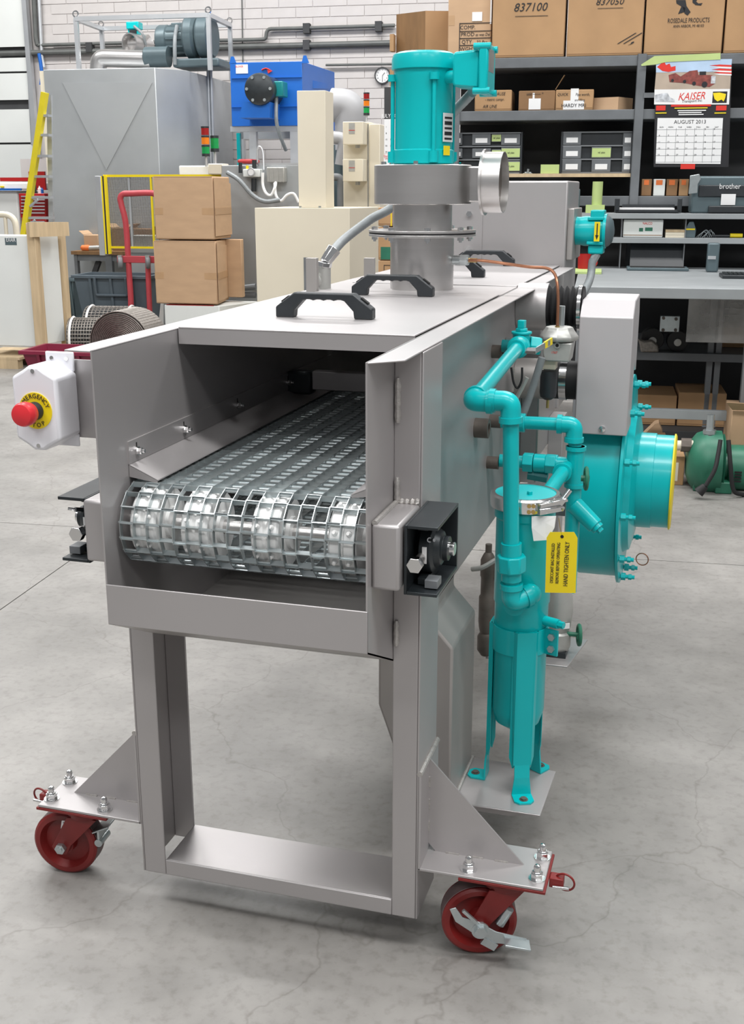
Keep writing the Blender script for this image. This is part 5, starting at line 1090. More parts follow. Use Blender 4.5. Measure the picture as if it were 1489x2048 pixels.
wpipe('slim galvanized conduit running down the wall beside the overhead door', [(51, -20), (56, 100), (66, 290)], .03, 'alu')
wpipe('dark vertical pipe coming down to the wall pipe elbow', [(67, -20), (72, 78), (75, 90)], .03, 'pipe_dark')
wpipe('pale vertical conduit beside the dark drop pipe', [(77, -20), (84, 115), (88, 135)], .022, 'alu')
wpipe('blue air hose hanging from the wall pipe', [(78, 107), (82, 130), (84, 150), (82, 170)], .022, 'blue_paint', v=WV-.1)
wpipe('thin dark seam conduit running up the block wall', [(484, -10), (486, 125)], .007, 'pipe_dark', v=WV-.02)

# ================================================================ TALL TANK WITH BLOWER ON TOP
tv = 10.4
u0, u1, z0, z1 = RC(102, 137, 320, 560, tv)
TK = T('steel_tank_cabinet', 'tall grey stainless cabinet with cut corner at the back of the shop', 'cabinet', ((u0+u1)/2, tv+.8, 0), 'R')
u2 = PR(373, 140, tv+.35).x; u3 = PR(462, 150, tv+1.9).x
TK.p('cabinet_body', G().prism([(u0, tv), (u1, tv), (u2, tv+.35), (u3, tv+1.9), (u0-.06, tv+1.9), (u0-.06, tv+.25)], 'z', 0, z1), 'tank_steel', bevel=.006)
TK.p('corner_strip', G().box(PR(90, 300, tv).x, u0-.001, tv+.01, tv+.05, 0, z1-.01), 'cream')
mat('tank_highlight', (.45, .47, .48), .36, .4, .06, 1.5)
TK.p('bend_highlight', G().plate([tuple(PR(x, y, tv-.002)) for x, y in ((125, 165), (305, 165), (213, 340))], (0, -1, 0), .003), 'tank_highlight', smooth=False)  # highlight of the cross-bent sheet, put into colour as a lighter triangle
ptop = z1
def pt(px, py, v): return PR(px, py, v)
FRM = T('lifting_cage', 'open square tube lifting cage on top of the tall cabinet', 'cage', (PR(290, 130, tv+.7).x, tv+.7, ptop), 'R')
a0, a1 = PR(152, 40, tv+.4), PR(417, 35, tv+.4); b0, b1 = PR(203, 56, tv+1.5), PR(460, 50, tv+1.5)
zt2 = PR(300, 36, tv+.4).z
corn = [Vector((a0.x, tv+.4, 0)), Vector((a1.x, tv+.4, 0)), Vector((b1.x, tv+1.5, 0)), Vector((b0.x, tv+1.5, 0))]
zfr = [PR(152, 38, tv+.4).z]*2+[PR(330, 54, tv+1.5).z]*2
zfm = (zfr[0]+zfr[2])/2
for i in range(4):
    c = corn[i]; z_ = zfr[i]; d = corn[(i+1) % 4]; zd = zfr[(i+1) % 4]
    FRM.p('frame_post', G().box(c.x-.022, c.x+.022, c.y-.022, c.y+.022, ptop, z_), 'alu')
    FRM.p('frame_rail', G().bar(c+Vector((0, 0, z_)), d+Vector((0, 0, zd)), .05, .045), 'alu')
    FRM.p('lifting_eye', G().torus(c+Vector((0, 0, z_+.05)), (0, 1, 0), .03, .009, 16, 6), 'chrome')
bv = tv+.9
BB = T('roots_blower', 'blue grey rotary blower with motor on top of the tall cabinet', 'blower', (PR(370, 125, bv).x, bv, ptop), 'R')
mz = PR(340, 82, bv).z
def BX_(px): return PR(px, 90, bv).x
BB.p('motor', G().lathe((BX_(318), bv, mz), (1, 0, 0), [(.10, 0), (.16, .01), (.17, .03), (.17, BX_(338)-BX_(318)), (.155, BX_(340)-BX_(318)), (.155, BX_(376)-BX_(318))], 36), 'steel_blue')
for k in range(10):
    a = pi*.15+k*pi/6; q = Vector((0, .162*cos(a), .162*sin(a))); BB.p('motor_fin', G().bar(Vector((BX_(341), bv, mz))+q, Vector((BX_(375), bv, mz))+q, .008, .02), 'steel_blue')
BB.p('terminal_box', bxr(342, 45, 368, 64, bv-.08, .16), 'steel_blue', bevel=.01)
for i, (xa, xb) in enumerate(((376, 400), (401, 430))):
    BB.p('lobe_casing', G().lathe((BX_(xa), bv-.02, mz+.03), (1, 0, 0), [(.20, 0), (.235, .03), (.235, BX_(xb)-BX_(xa)-.03), (.20, BX_(xb)-BX_(xa))], 36), 'steel_blue')
BB.p('silencer', G().lathe((BX_(303), bv-.2, PR(330, 118, bv).z), (1, 0, 0), [(.10, 0), (.11, .01), (.11, BX_(350)-BX_(303))], 28), 'steel_blue')
BB.p('base_frame', bxr(345, 116, 438, 134, bv-.25, .5), 'steel_blue', bevel=.02)
BB.p('power_conduit', G().tube(crom([PR(354, 52, bv-.1), PR(350, 80, bv-.22), PR(350, 130, bv-.26)], 8), .022, 10), 'conduit')
BB.p('intake_pipe', G().tube(fillet([PR(196, 134, bv-.2)+Vector((0, 0, -.05)), PR(198, 116, bv-.2), PR(303, 119, bv-.2)], .18, 8), .095, 24), 'brushed')
vb = tv+1.1
VB = T('actuated_valve', 'teal actuated valve on a short steel duct atop the tall cabinet', 'valve', (PR(268, 130, vb).x, vb, ptop), 'R')
VB.p('actuator', bxr(252, 43, 277, 58, vb, .14), 'teal', bevel=.01); VB.p('actuator_lower', bxr(256, 58, 276, 75, vb+.02, .1), 'teal', bevel=.005); VB.p('black_dial', bxr(259, 60, 273, 71, vb+.01, .01), 'ink')
vc = PR(272, 88, vb); VB.p('duct_mouth', G().ring(vc, (-.3, -1, 0), [(.11, 0), (.11, .12), (.095, .12), (.095, -.2), (.11, -.2)], 32), 'brushed'); VB.p('duct_body', G().cyl(vc+Vector((-.12, .1, 0)), vc+Vector((.12, .1, 0)), .11, n=28), 'brushed')
VB.p('support_stub', G().cyl((vc.x, vb+.1, ptop), (vc.x, vb+.1, vc.z-.1), .05, n=16), 'brushed')
VB.p('cable', G().tube(crom([PR(268, 52, vb-.03), PR(285, 68, vb-.03), PR(292, 90, vb)], 8), .015, 8), 'conduit')
wpc = T('conduit_pair', 'two vertical steel conduits on the tall cabinet side', 'conduit', (PR(420, 300, tv+1.05).x, tv+1.05, 0), 'R')
for xa, xb in ((416, 421), (422, 427)): a = PR(xa, 140, tv+1.05); b = PR(xb, 340, tv+1.05); b = Vector((b.x, b.y, 0)); wpc.p('conduit', G().tube([a, b], .018, 8), 'alu')

# ================================================================ BLUE UNIT ON STAND
uv = 10.6
BU = T('blue_blower_cabinet', 'bright blue fan cabinet with black motor on a grey stand', 'cabinet', (PR(530, 250, uv).x, uv+.6, PR(530, 252, uv).z), 'R')
u0, u1, z0, z1 = RC(462, 124, 605, 252, uv); u2 = PR(670, 200, uv+1.2).x
BU.p('cabinet_body', G().prism([(u0, uv), (u1, uv), (u2, uv+1.2), (u0+.4, uv+1.3)], 'z', z0, z1), 'blue_paint', bevel=.004)
for y in (154, 212): BU.p('panel_seam', bxr(463, y, 604, y+2, uv-.012, .012), 'blue_paint')
BU.p('rating_label', bxr(472, 129, 496, 147, uv-.004, .003), 'white_paper'); BU.p('label_print', textg('BLOWER', .03, PR(479, 133, uv-.006), (1, 0, 0), (0, 0, 1), sx=.7), 'ink_red')
ar = [PR(524+8*t, 140-3.2*sin(pi*t/2), uv-.006) for t in (0, .5, 1, 1.5, 2)]; BU.p('rotation_arrow', G().tube(ar, .008, 6), 'ink_red'); e = ar[-1]; BU.p('arrow_head', G().plate([e+Vector((-.03, 0, .02)), e+Vector((.03, 0, -.01)), e+Vector((-.02, 0, -.035))], (0, -1, 0), .004), 'ink_red')
for p in (PR(464, 120, uv), PR(609, 118, uv)): BU.p('lifting_lug', G().plate([p+Vector((-.03, 0, -.04)), p+Vector((.05, 0, -.04)), p+Vector((.02, 0, .035)), p+Vector((-.01, 0, .035))], (0, 1, 0), .015), 'blue_paint')
mc = PR(515, 177, uv-.5); um_ = PR(515, 177, uv)
BU.p('motor', G().lathe((mc.x, uv-.46, mc.z), (0, 1, 0), [(.12, 0), (.155, .02), (.16, .06), (.15, .1), (.15, .44), (.1, .46)], 32), 'black_metal')
for k in range(6):
    a = k*pi/3; BU.p('motor_bolt', G().cyl((mc.x+.125*cos(a), uv-.47, mc.z+.125*sin(a)), (mc.x+.125*cos(a), uv-.45, mc.z+.125*sin(a)), .016, n=8), 'zinc')
BU.p('junction_box', bxr(541, 162, 566, 193, uv-.3, .2), 'teal_dark', bevel=.01)
BU.p('motor_bracket', G().prism([(PR(492, 205, uv-.3).x, PR(492, 205, uv-.3).z), (PR(545, 205, uv-.3).x, PR(545, 205, uv-.3).z), (PR(560, 250, uv).x, PR(540, 240, uv).z), (PR(500, 240, uv).x, PR(500, 240, uv).z)], 'y', uv-.4, uv-.001), 'blue_paint')
BU.p('motor_cable', G().tube(crom([PR(553, 194, uv-.25), PR(553, 240, uv-.3), PR(560, 270, uv-.2), PR(572, 300, uv)], 8), .02, 8), 'conduit')
BU.p('side_logo_frame', G().plate([tuple(PR(627, 161, uv+.38)), tuple(PR(658, 168, uv+.95)), tuple(PR(658, 178, uv+.95)), tuple(PR(628, 177, uv+.38))], (-.6, -1, 0), .012), 'blue_paint')
BS = T('blue_cabinet_stand', 'grey square tube stand carrying the blue fan cabinet', 'stand', (PR(530, 500, uv).x, uv+.5, 0), 'R')
BS.p('stand_rail', bxr(461, 252, 605, 263, uv+.02, .08), 'alu')
for x0, x1 in ((498, 512), (580, 596)):
    u0_, u1_ = PR(x0, 300, uv).x, PR(x1, 300, uv).x; BS.p('stand_leg', G().box(u0_, u1_, uv+.02, uv+.1, 0, PR(530, 263, uv).z), 'alu')
for x0, x1 in ((640, 650), (480, 488)):
    u0_, u1_ = PR(x0, 300, uv+1).x, PR(x1, 300, uv+1).x; BS.p('stand_leg', G().box(u0_, u1_, uv+1, uv+1.08, 0, PR(530, 252, uv).z), 'alu')
BS.p('rear_rail', G().box(PR(480, 250, uv+1).x, PR(650, 250, uv+1).x, uv+1, uv+1.08, PR(530, 252, uv).z-.09, PR(530, 252, uv).z-.001), 'alu')
solo('teal_post', 'slim teal post under the blue cabinet', 'post', (PR(478, 320, uv+.4).x, uv+.4, 0), G().box(PR(474, 300, uv+.4).x, PR(481, 300, uv+.4).x, uv+.4, uv+.45, 0, PR(478, 266, uv+.4).z), 'teal')
# duct elbows behind the cream column
dvv = 10.2
DU = T('grey_duct', 'fat grey duct bending down behind the cream column', 'duct', (PR(690, 300, dvv).x, dvv, .3), 'R')
DU.p('upper_duct', G().tube(fillet([PR(664, 210, dvv), PR(702, 212, dvv), PR(703, 300, dvv)], .3, 8), .165, 28), 'duct_grey')
DU.p('lower_duct', G().tube(fillet([PR(664, 275, dvv-.5), PR(690, 277, dvv-.5), PR(682, 330, dvv-.5)], .1, 6), .06, 20), 'duct_grey')
DU.p('vertical_duct', G().cyl(PR(680, 290, dvv+.3), PR(680, 470, dvv+.3), .12, n=24), 'steel_blue')
DU.p('pipe_elbow', G().tube(fillet([PR(664, 354, dvv-.7), PR(682, 354, dvv-.7), PR(682, 460, dvv-.7)], .06, 6), .036, 16), 'grey_paint')
DU.p('floor_stub', G().cyl((PR(680, 470, dvv+.3).x, dvv+.3, 0), PR(680, 470, dvv+.3), .12, n=24), 'steel_blue')

# ================================================================ CREAM CABINETS
ev = 9.2
EC = T('cream_control_cabinet', 'tall cream control cabinet with two small switch boxes on its face', 'cabinet', (PR(725, 460, ev).x, ev+.3, 0), 'R')
u0, u1, z0, z1 = RC(687, 244, 740, 460, ev); u2 = PR(765, 250, ev+.1).x
EC.p('cabinet_body', G().box(u0, u1, ev, ev+.4, 0, z1), 'cream', bevel=.006); EC.p('cabinet_door', G().box(u1, u2, ev-.02, ev+.4, 0, z1-.02), 'cream', bevel=.006)
EC.p('door_seam', G().box(u1-.02, u1-.012, ev-.002, ev, .2, z1-.02), 'grey_paint')
for y0, y1 in ((243, 289), (318, 363)):
    b = EC.p('switch_box', bxr(686, y0, 727, y1, ev-.2, .199), 'cream', bevel=.006); EC.p('switch_label', bxr(698, y0+3, 710, y0+25, ev-.203, .003), 'grey_cast', b); EC.p('label_stripe', bxr(698, y0+17, 710, y0+18, ev-.206, .003), 'ink_red', b)
    EC.p('cable_stub', G().cyl(PR(716, y1, ev-.1), PR(716, y1+7, ev-.1), .022, n=12), 'grey_cast', b)
def stack_light(label, px, y0, y1, w, v, cols, pole_to):
    c = PR(px, y0, v); t = T('stack_light', label, 'signal lamp', (c.x, v, PR(px, pole_to, v).z), 'R'); r = abs(PR(px-w/2, y0, v).x-PR(px+w/2, y0, v).x)/2
    n = len(cols); h = (y1-y0)/(n+.0)
    for i, m in enumerate(cols):
        za, zb = PR(px, y0+h*i+h*.86, v).z, PR(px, y0+h*i+h*.12, v).z; t.p('lens', G().cyl((c.x, v, za), (c.x, v, zb), r, n=24), m)
        t.p('lens_ring', G().cyl((c.x, v, zb), (c.x, v, PR(px, y0+h*i-h*.06, v).z), r*1.04, n=24), 'black_plastic')
    t.p('lamp_base', G().cyl((c.x, v, PR(px, y1+3, v).z), (c.x, v, PR(px, y1-h*.14, v).z), r*1.04, n=24), 'black_plastic')
    t.p('pole', G().cyl((c.x, v, PR(px, y1+3, v).z), (c.x, v, PR(px, pole_to, v).z), r*.35, n=12), 'alu')
stack_light('red amber green stack light on the tall cream control cabinet', 733.5, 186, 228, 11.5, ev+.2, ('lens_red', 'lens_amber', 'lens_green'), 243)
gv2 = 8.0
CC = T('cream_column_machine', 'low cream cabinet with a tall square cream column on top', 'cabinet', (PR(600, 600, gv2).x, gv2+.4, 0), 'R')
u0, u1, z0, z1 = RC(512, 416, 700, 600, gv2); u2 = PR(762, 420, gv2+.75).x; um2 = PR(668, 300, gv2+.1).x
CC.p('cabinet_body', G().prism([(u0, gv2), (u1, gv2), (u2, gv2+.75), (u0+.1, gv2+.8)], 'z', 0, z1), 'cream', bevel=.004)
ca0, ca1, ca2 = PR(596, 300, gv2+.12).x, PR(652, 300, gv2+.12).x, PR(669, 300, gv2+.4).x
CC.p('column', G().prism([(ca0, gv2+.12), (ca1, gv2+.12), (ca2, gv2+.38), (ca0+.05, gv2+.4)], 'z', z1, PR(625, 181, gv2+.12).z), 'cream', bevel=.004)
CC.p('window_slot', bxr(608, 515, 624, 585, gv2-.004, .004), 'grey_paint')
for x in (601, 640): CC.p('flange_bolt', G().cyl(PR(x, 417, gv2+.05), PR(x, 412, gv2+.05), .012, n=8), 'zinc')

# ================================================================ GREY HOPPER MACHINE WITH AIR SET
hv = 9.3
HM = T('grey_hopper_machine', 'grey steel hopper machine with round lower body behind the cartons', 'machine', (PR(480, 600, hv).x, hv+.5, 0), 'R')
u0, u1, z0, z1 = RC(440, 330, 600, 600, hv)
HM.p('hopper_body', G().box(u0, u1, hv+.1, hv+1.2, .5, z1), 'tank_steel', bevel=.006)
HM.p('round_body', G().cyl((PR(475, 500, hv).x, hv+.5, 0), (PR(475, 500, hv).x, hv+.5, PR(475, 372, hv).z), .40, n=48), 'tank_steel')
HM.p('round_tank', G().cyl((PR(590, 420, hv+.6).x, hv+.55, .3), (PR(590, 420, hv+.6).x, hv+.55, PR(560, 385, hv).z), .36, n=40), 'tank_steel')
HM.p('top_lid', bxr(358, 331, 445, 352, hv+.3, .5), 'white_plastic', bevel=.012)
HM.p('cream_box', bxr(416, 327, 446, 349, hv+.1, .2), 'cream', bevel=.01)
HM.p('red_cover', bxr(474, 318, 504, 327, hv+.2, .3), 'toolbox_red', bevel=.02)
HM.p('work_plate', bxr(515, 326, 600, 331, hv+.1, .5), 'alu')
HM.p('black_hose', G().tube(crom([PR(455, 345, hv-.1), PR(478, 360, hv-.15), PR(505, 390, hv-.15), PR(530, 403, hv-.15), PR(560, 400, hv-.1)], 8), .022, 10), 'conduit')
HM.p('floor_pipe', G().tube([PR(475, 577, hv-.1), PR(512, 573, hv-.1)], .03, 10), 'grey_paint'); HM.p('floor_pipe', G().tube([PR(475, 590, hv-.1), PR(512, 590, hv-.1)], .03, 10), 'grey_paint')
stack_light('red amber green stack light on the white lid of the hopper machine', 410, 254, 310, 15, hv+.25, ('lens_red', 'lens_amber', 'lens_green'), 333)
stack_light('single green signal lamp on the hopper machine', 429, 273, 301, 16, hv+.35, ('lens_green',), 328)
AS = T('air_service_unit', 'air service unit with gauge, black knob and bowl on the hopper machine', 'regulator', (PR(510, 380, hv).x, hv, PR(510, 382, hv).z), 'R')
AS.p('manifold', bxr(486, 338, 520, 354, hv, .1), 'offwhite', bevel=.008)
AS.p('mount_arm', bxr(490, 342, 500, 350, hv+.1, .02), 'alu')
gq = PR(504, 344, hv-.01); AS.p('gauge', G().cyl(gq, gq+Vector((0, -.03, 0)), .034, n=24), 'white_paper'); AS.p('gauge_rim', G().torus(gq+Vector((0, -.03, 0)), (0, 1, 0), .034, .006, 24, 6), 'alu')
for x, ya, yb, r, m in ((509, 320, 337, .022, 'black_plastic'), (481, 325, 346, .018, 'black_plastic'), (508, 357, 383, .026, 'black_plastic'), (495, 331, 338, .014, 'yellow')):
    AS.p('bowl' if yb > 350 else 'knob', G().cyl(PR(x, ya, hv+.05), PR(x, yb, hv+.05), r, n=16), m)
JB = T('grey_junction_box', 'pale grey junction box with white hoses on the hopper machine', 'box', (PR(550, 365, hv).x, hv, PR(550, 365, hv).z), 'R')
jbb = JB.p('box_body', bxr(533, 334, 569, 365, hv, .1), 'grey_cast', bevel=.01)
for x in (536, 545, 555, 562): JB.p('box_rib', bxr(x, 336, x+2, 363, hv-.006, .006), 'grey_cast', jbb)
JB.p('white_hose', G().tube(crom([PR(526, 345, hv-.03), PR(526, 370, hv-.03), PR(533, 387, hv-.05), PR(543, 390, hv-.05), PR(550, 375, hv-.05), PR(552, 365, hv-.0)], 8), .014, 10), 'white_plastic')
JB.p('white_hose', G().tube(crom([PR(550, 366, hv), PR(552, 390, hv-.05), PR(562, 402, hv-.05), PR(575, 390, hv-.05), PR(588, 388, hv-.05), PR(598, 405, hv-.05)], 8), .014, 10), 'white_plastic')
JB.p('white_hose', G().tube(crom([PR(515, 325, hv+.05), PR(515, 300, hv+.05), PR(520, 293, hv+.05), PR(526, 305, hv+.05), PR(528, 340, hv+.02)], 8), .009, 8), 'alu')

# ================================================================ LEFT BACKGROUND: CARTON STACK, HAND TRUCK, BINS
qv = 8.3
def big_carton(label, x0, y0, x1, y1, xs, v, za=None, extra=False):
    u0, u1, z0, z1 = RC(x0, y0, x1, y1, v); u2 = PR(xs, (y0+y1)/2, v+.5).x
    t = T('cardboard_box', label, 'box', ((u0+u2)/2, v+.25, z0), 'R')
    t.p('box_body', G().prism([(u0, v), (u1, v), (u2, v+.5), (u0+.06, v+.56)], 'z', z0, z1), 'cardboard', bevel=.012)
    t.p('side_flap', G().plate([(u1+.008, v-.002, z0+.03), (u2+.01, v+.49, z0+.03), (u2+.01, v+.49, z1-.06), (u1+.008, v-.002, z1-.01)], (.9, -.4, 0), .004), 'cardboard')
    zc = z0+(z1-z0)*.45
    t.p('tape', G().plate([(u1+.012, v+.0, zc-.03), (u2+.014, v+.485, zc-.03), (u2+.014, v+.485, zc+.03), (u1+.012, v+.0, zc+.03)], (.9, -.4, 0), .003), 'tape')
    t.p('tape', G().box(u1-.2*(u1-u0), u1-.005, v-.0012, v, zc-.03, zc+.03), 'tape'); t.p('tape', G().box(u0+.004, u0+.15*(u1-u0), v-.0012, v, zc-.03, zc+.03), 'tape')
    t.p('top_edge', G().box(u0+.01, u1-.01, v-.001, v+.012, z1-.006, z1+.002), 'cardboard')
    if extra: t.p('side_carton_flap', G().box(u2-.03, u2+.16, v+.42, v+.5, z0+.03, z1), 'cardboard', bevel=.006)
    return t, z0, z1
_, zz0, zz1 = big_carton('upper large tan carton on the stack beside the red hand truck', 308, 353, 428, 479, 461, qv)
_, yy0, yy1 = big_carton('lower large tan carton with bulging side under the other one', 309, 482, 434, 608, 457, qv, extra=True)
wx = T('white_carton', 'white carton under the two large tan cartons', 'box', (PR(390, 640, qv).x, qv+.3, 0), 'R')
u0, u1, z0, z1 = RC(331, 611, 440, 700, qv); wx.p('box_body', G().prism([(u0, qv), (u1, qv), (u1+.25, qv+.5), (u0, qv+.55)], 'z', 0, z1), 'offwhite', bevel=.006); wx.p('red_edge', G().box(u0+.02, u1-.05, qv-.001, qv+.01, z1, z1+.004), 'toolbox_red')
htv = 8.64
HT = T('hand_truck', 'red tubular hand truck with grey wheels standing behind the cartons', 'hand truck', (PR(270, 620, htv).x, htv, 0), 'R')
hb = [(256, 640), (262, 610), (258, 540), (252, 450), (243, 410), (241, 396), (247, 388), (262, 387), (300, 386), (312, 390), (318, 400)]
HT.p('handle_tube', G().tube(crom([(PR(x, y, htv).x, htv+.0, max(PR(x, y, htv).z, .02)) for x, y in hb], 6), .028, 12), 'hand_truck_red')
HT.p('side_rail', G().tube([(PR(300, 640, htv).x, htv, .02), (PR(297, 560, htv).x, htv, PR(297, 560, htv).z), (PR(296, 520, htv).x, htv, PR(297, 520, htv).z)], .026, 12), 'hand_truck_red')
HT.p('cross_plate', bxr(234, 512, 312, 526, htv-.03, .03), 'hand_truck_red', bevel=.006)
HT.p('toe_plate', G().box(PR(250, 640, htv).x, PR(310, 640, htv).x, htv-.12, htv, 0, .01), 'hand_truck_red')
for x in (241, 296):
    c = PR(x, 526, htv-.08); w = HT.p('caster_wheel', G().lathe((c.x-.02, htv-.09, c.z), (1, .5, 0), [(.02, 0), (.05, .004), (.055, .015), (.055, .03), (.05, .04), (.02, .044)], 24), 'grey_paint'); HT.p('caster_fork', G().box(c.x-.03, c.x+.01, htv-.07, htv-.03, c.z, c.z+.07), 'zinc', w)
# light curtain guard and table
lv = 9.5
LC = T('light_curtain_guard', 'mesh machine guard with grey post and yellow safety frame', 'guard', (PR(260, 520, lv).x, lv, PR(210, 512, lv).z), 'R')
LC.p('aluminium_post', bxr(194, 352, 206, 511, lv-.05, .08), 'alu', bevel=.004)
LC.p('sensor_strip', bxr(206, 352, 209, 508, lv-.05, .06), 'yellow'); LC.p('sensor_window', bxr(209, 352, 212, 508, lv-.05, .06), 'ink'); LC.p('sensor_strip', bxr(212, 352, 214.5, 508, lv-.05, .06), 'yellow')
for a in ((206, 349, 445, 354), (214, 493, 312, 497), (303, 354, 306, 497)): LC.p('yellow_rail', bxr(*a, lv, .03), 'yellow')
LC.p('mullion', bxr(259, 354, 263, 493, lv+.01, .03), 'alu')
u0, u1, z0, z1 = RC(214, 354, 303, 493, lv); g = G()
for k in range(40): u = u0+(u1-u0)*k/40; g.box(u, u+.003, lv+.02, lv+.023, z0, z1)
for k in range(60): z = z0+(z1-z0)*k/60; g.box(u0, u1, lv+.023, lv+.026, z, z+.003)
ms = LC.p('wire_mesh', g, 'wire_grey', smooth=False); ms['kind'] = 'stuff'
lv = 9.88
ME = T('grey_fixture', 'grey bracket fixture on a steel stand behind the hand truck', 'fixture', (PR(290, 560, lv-.1).x, lv, 0), 'R')
ME.p('fixture_plate', bxr(258, 494, 315, 505, lv-.3, .25), 'alu'); ME.p('fixture_block', bxr(266, 470, 312, 494, lv-.2, .1), 'grey_cast', bevel=.01); ME.p('stand_body', bxr(262, 505, 315, 560, lv-.25, .25), 'tank_steel'); 
for x in (275, 304): a = PR(x, 560, lv-.15); ME.p('stand_leg', G().box(a.x-.02, a.x+.02, lv-.2, lv-.16, 0, a.z), 'grey_paint')
tv2 = 9.95
TB = T('steel_work_table', 'low dark steel table with clutter beside the mesh guard', 'table', (PR(190, 600, tv2).x, tv2+.3, 0), 'R')
TB.p('table_top', bxr(142, 503, 312, 510, tv2, .44), 'wood_dark')
TB.p('table_apron', bxr(148, 510, 256, 522, tv2+.03, .02), 'grey_paint')
for x0, x1 in ((149, 155), (211, 224)): u0, u1 = PR(x0, 550, tv2).x, PR(x1, 550, tv2).x; TB.p('table_leg', G().box(u0, u1, tv2+.02, tv2+.08, 0, PR(150, 510, tv2).z), 'grey_paint')
a, b = PR(198, 522, tv2+.1), PR(184, 560, tv2+.1); TB.p('table_brace', G().bar(a, b, .05, .05), 'shelf_dark')
zT = PR(200, 503, tv2).z+.001
for lab, x0, y0, x1, y1, m in (('small open tan carton on the steel work table', 168, 470, 197, 503, 'cardboard'), ('dark open carton on the steel work table behind the guard', 224, 456, 258, 503, 'cardboard_dark'), ('brown open carton on the work table beside the fixture', 262, 458, 306, 503, 'cardboard_dark')):
    t = carton(lab, x0, y0, x1, y1, tv2+.15, .22, m, tape=False, z0=zT); u0, u1, z0, z1 = RC(x0, y0, x1, y1, tv2+.2)
    for s, u in ((-1, u0), (1, u1)): t.p('open_flap', G().plate([(u, tv2+.2, z1), (u, tv2+.44, z1), (u+s*.05, tv2+.44, z1+.04), (u+s*.05, tv2+.2, z1+.04)], (0, 0, 1), .004), 'cardboard')
ct = PR(170, 499, tv2+.05); OT = T('power_tool', 'orange and grey hand tool lying on the steel work table', 'tool', (ct.x, tv2+.08, zT), 'R'); OT.p('tool_body', G().lathe((PR(159, 499, tv2+.05).x, tv2+.08, zT+.032), (1, 0, 0), [(.008, 0), (.03, .02), (.032, .09), (.02, .12)], 16), 'orange_tag'); OT.p('tool_barrel', G().cyl((ct.x+.04, tv2+.08, zT+.03), (ct.x+.16, tv2+.08, zT+.035), .026, n=14), 'grey_cast')
# bins
def tote(name, label, x0, x1, ytop, v, h, dep, m, taper=.06, handle=True):
    u0, u1 = PR(x0, ytop, v).x, PR(x1, ytop, v).x; z1 = PR((x0+x1)/2, ytop, v).z; z0 = max(0, z1-h); tp = taper
    t = T(name, label, 'bin', ((u0+u1)/2, v+dep/2, z0), 'R'); g = G()
    o = [(u0, v), (u1, v), (u1, v+dep), (u0, v+dep)]; i = [(u0+tp, v+tp), (u1-tp, v+tp), (u1-tp, v+dep-tp), (u0+tp, v+dep-tp)]
    th = .012
    oi = [(u0+th, v+th), (u1-th, v+th), (u1-th, v+dep-th), (u0+th, v+dep-th)]; ii = [(u0+tp+th, v+tp+th), (u1-tp-th, v+tp+th), (u1-tp-th, v+dep-tp-th), (u0+tp+th, v+dep-tp-th)]
    V = [(*p, z1) for p in o]+[(*p, z0) for p in i]+[(*p, z1) for p in oi]+[(*p, z0+.02) for p in ii]
    F = []
    for k in range(4): n = (k+1) % 4; F += [(k, n, 4+n, 4+k), (8+k, 12+k, 12+n, 8+n), (k, 8+k, 8+n, n)]
    F += [(4, 5, 6, 7), (12, 15, 14, 13)]
    t.p('bin_shell', G().add(V, F), m, smooth=False)
    r = .03
    t.p('rim', G().box(u0-.02, u1+.02, v-.02, v+.005, z1-r, z1).box(u0-.02, u1+.02, v+dep-.005, v+dep+.02, z1-r, z1).box(u0-.02, u0+.005, v, v+dep, z1-r, z1).box(u1-.005, u1+.02, v, v+dep, z1-r, z1), m, bevel=.004)
    for k in (.2, .5, .8): uu = u0+tp*.5+(u1-u0-tp)*k; t.p('rib', G().plate([(uu-.012, v-.004, z1-r), (uu+.012, v-.004, z1-r), (uu+.012, v+tp-.004, z0+.01), (uu-.012, v+tp-.004, z0+.01)], (0, -1, 0), .012), m)
    if handle:
        um = (u0+u1)/2; t.p('handle_frame', G().tube(fillet([(um-.16, v-.02, z1-.02), (um-.16, v+.005, z1-.19), (um+.16, v+.005, z1-.19), (um+.16, v-.02, z1-.02)], .02), .014, 8), m)
    return t
gbv = 8.72
u = tote('grey_tote_bin', 'large slate grey plastic tote in front of the steel work table', 147, 296, 551, gbv, .50, .42, 'grey_bin')
BSt = T('tote_stand', 'wooden blocks under the slate grey tote', 'block', (PR(220, 640, gbv).x, gbv+.3, 0), 'R')
zg = PR(220, 551, gbv).z-.50; u0, u1 = PR(160, 600, gbv).x, PR(285, 600, gbv).x
BSt.p('wood_block', G().box(u0, u0+.1, gbv+.08, gbv+.36, 0, max(zg-.001, .02)), 'wood'); BSt.p('wood_block', G().box(u1-.1, u1, gbv+.08, gbv+.36, 0, max(zg-.001, .02)), 'wood')
tote('blue_grey_tote_bin', 'small blue grey tote beyond the wooden crate frame', 128, 146, 557, 9.45, .55, .35, 'steel_blue', handle=False)
bk = PR(281, 600, 9.05); BK = T('white_bucket', 'white plastic bucket standing behind the hand truck', 'bucket', (bk.x, 9.3, 0), 'R'); zb3 = PR(281, 562, 9.3).z
BK.p('bucket_body', G().lathe((bk.x, 9.3, 0), (0, 0, 1), [(.12, 0), (.15, zb3-.02), (.16, zb3-.02), (.16, zb3)], 28), 'white_plastic')
tote('maroon_tote', 'maroon plastic tote on the floor behind the emergency stop box', 43, 190, 703, 6.45, .26, .42, 'maroon', handle=False)
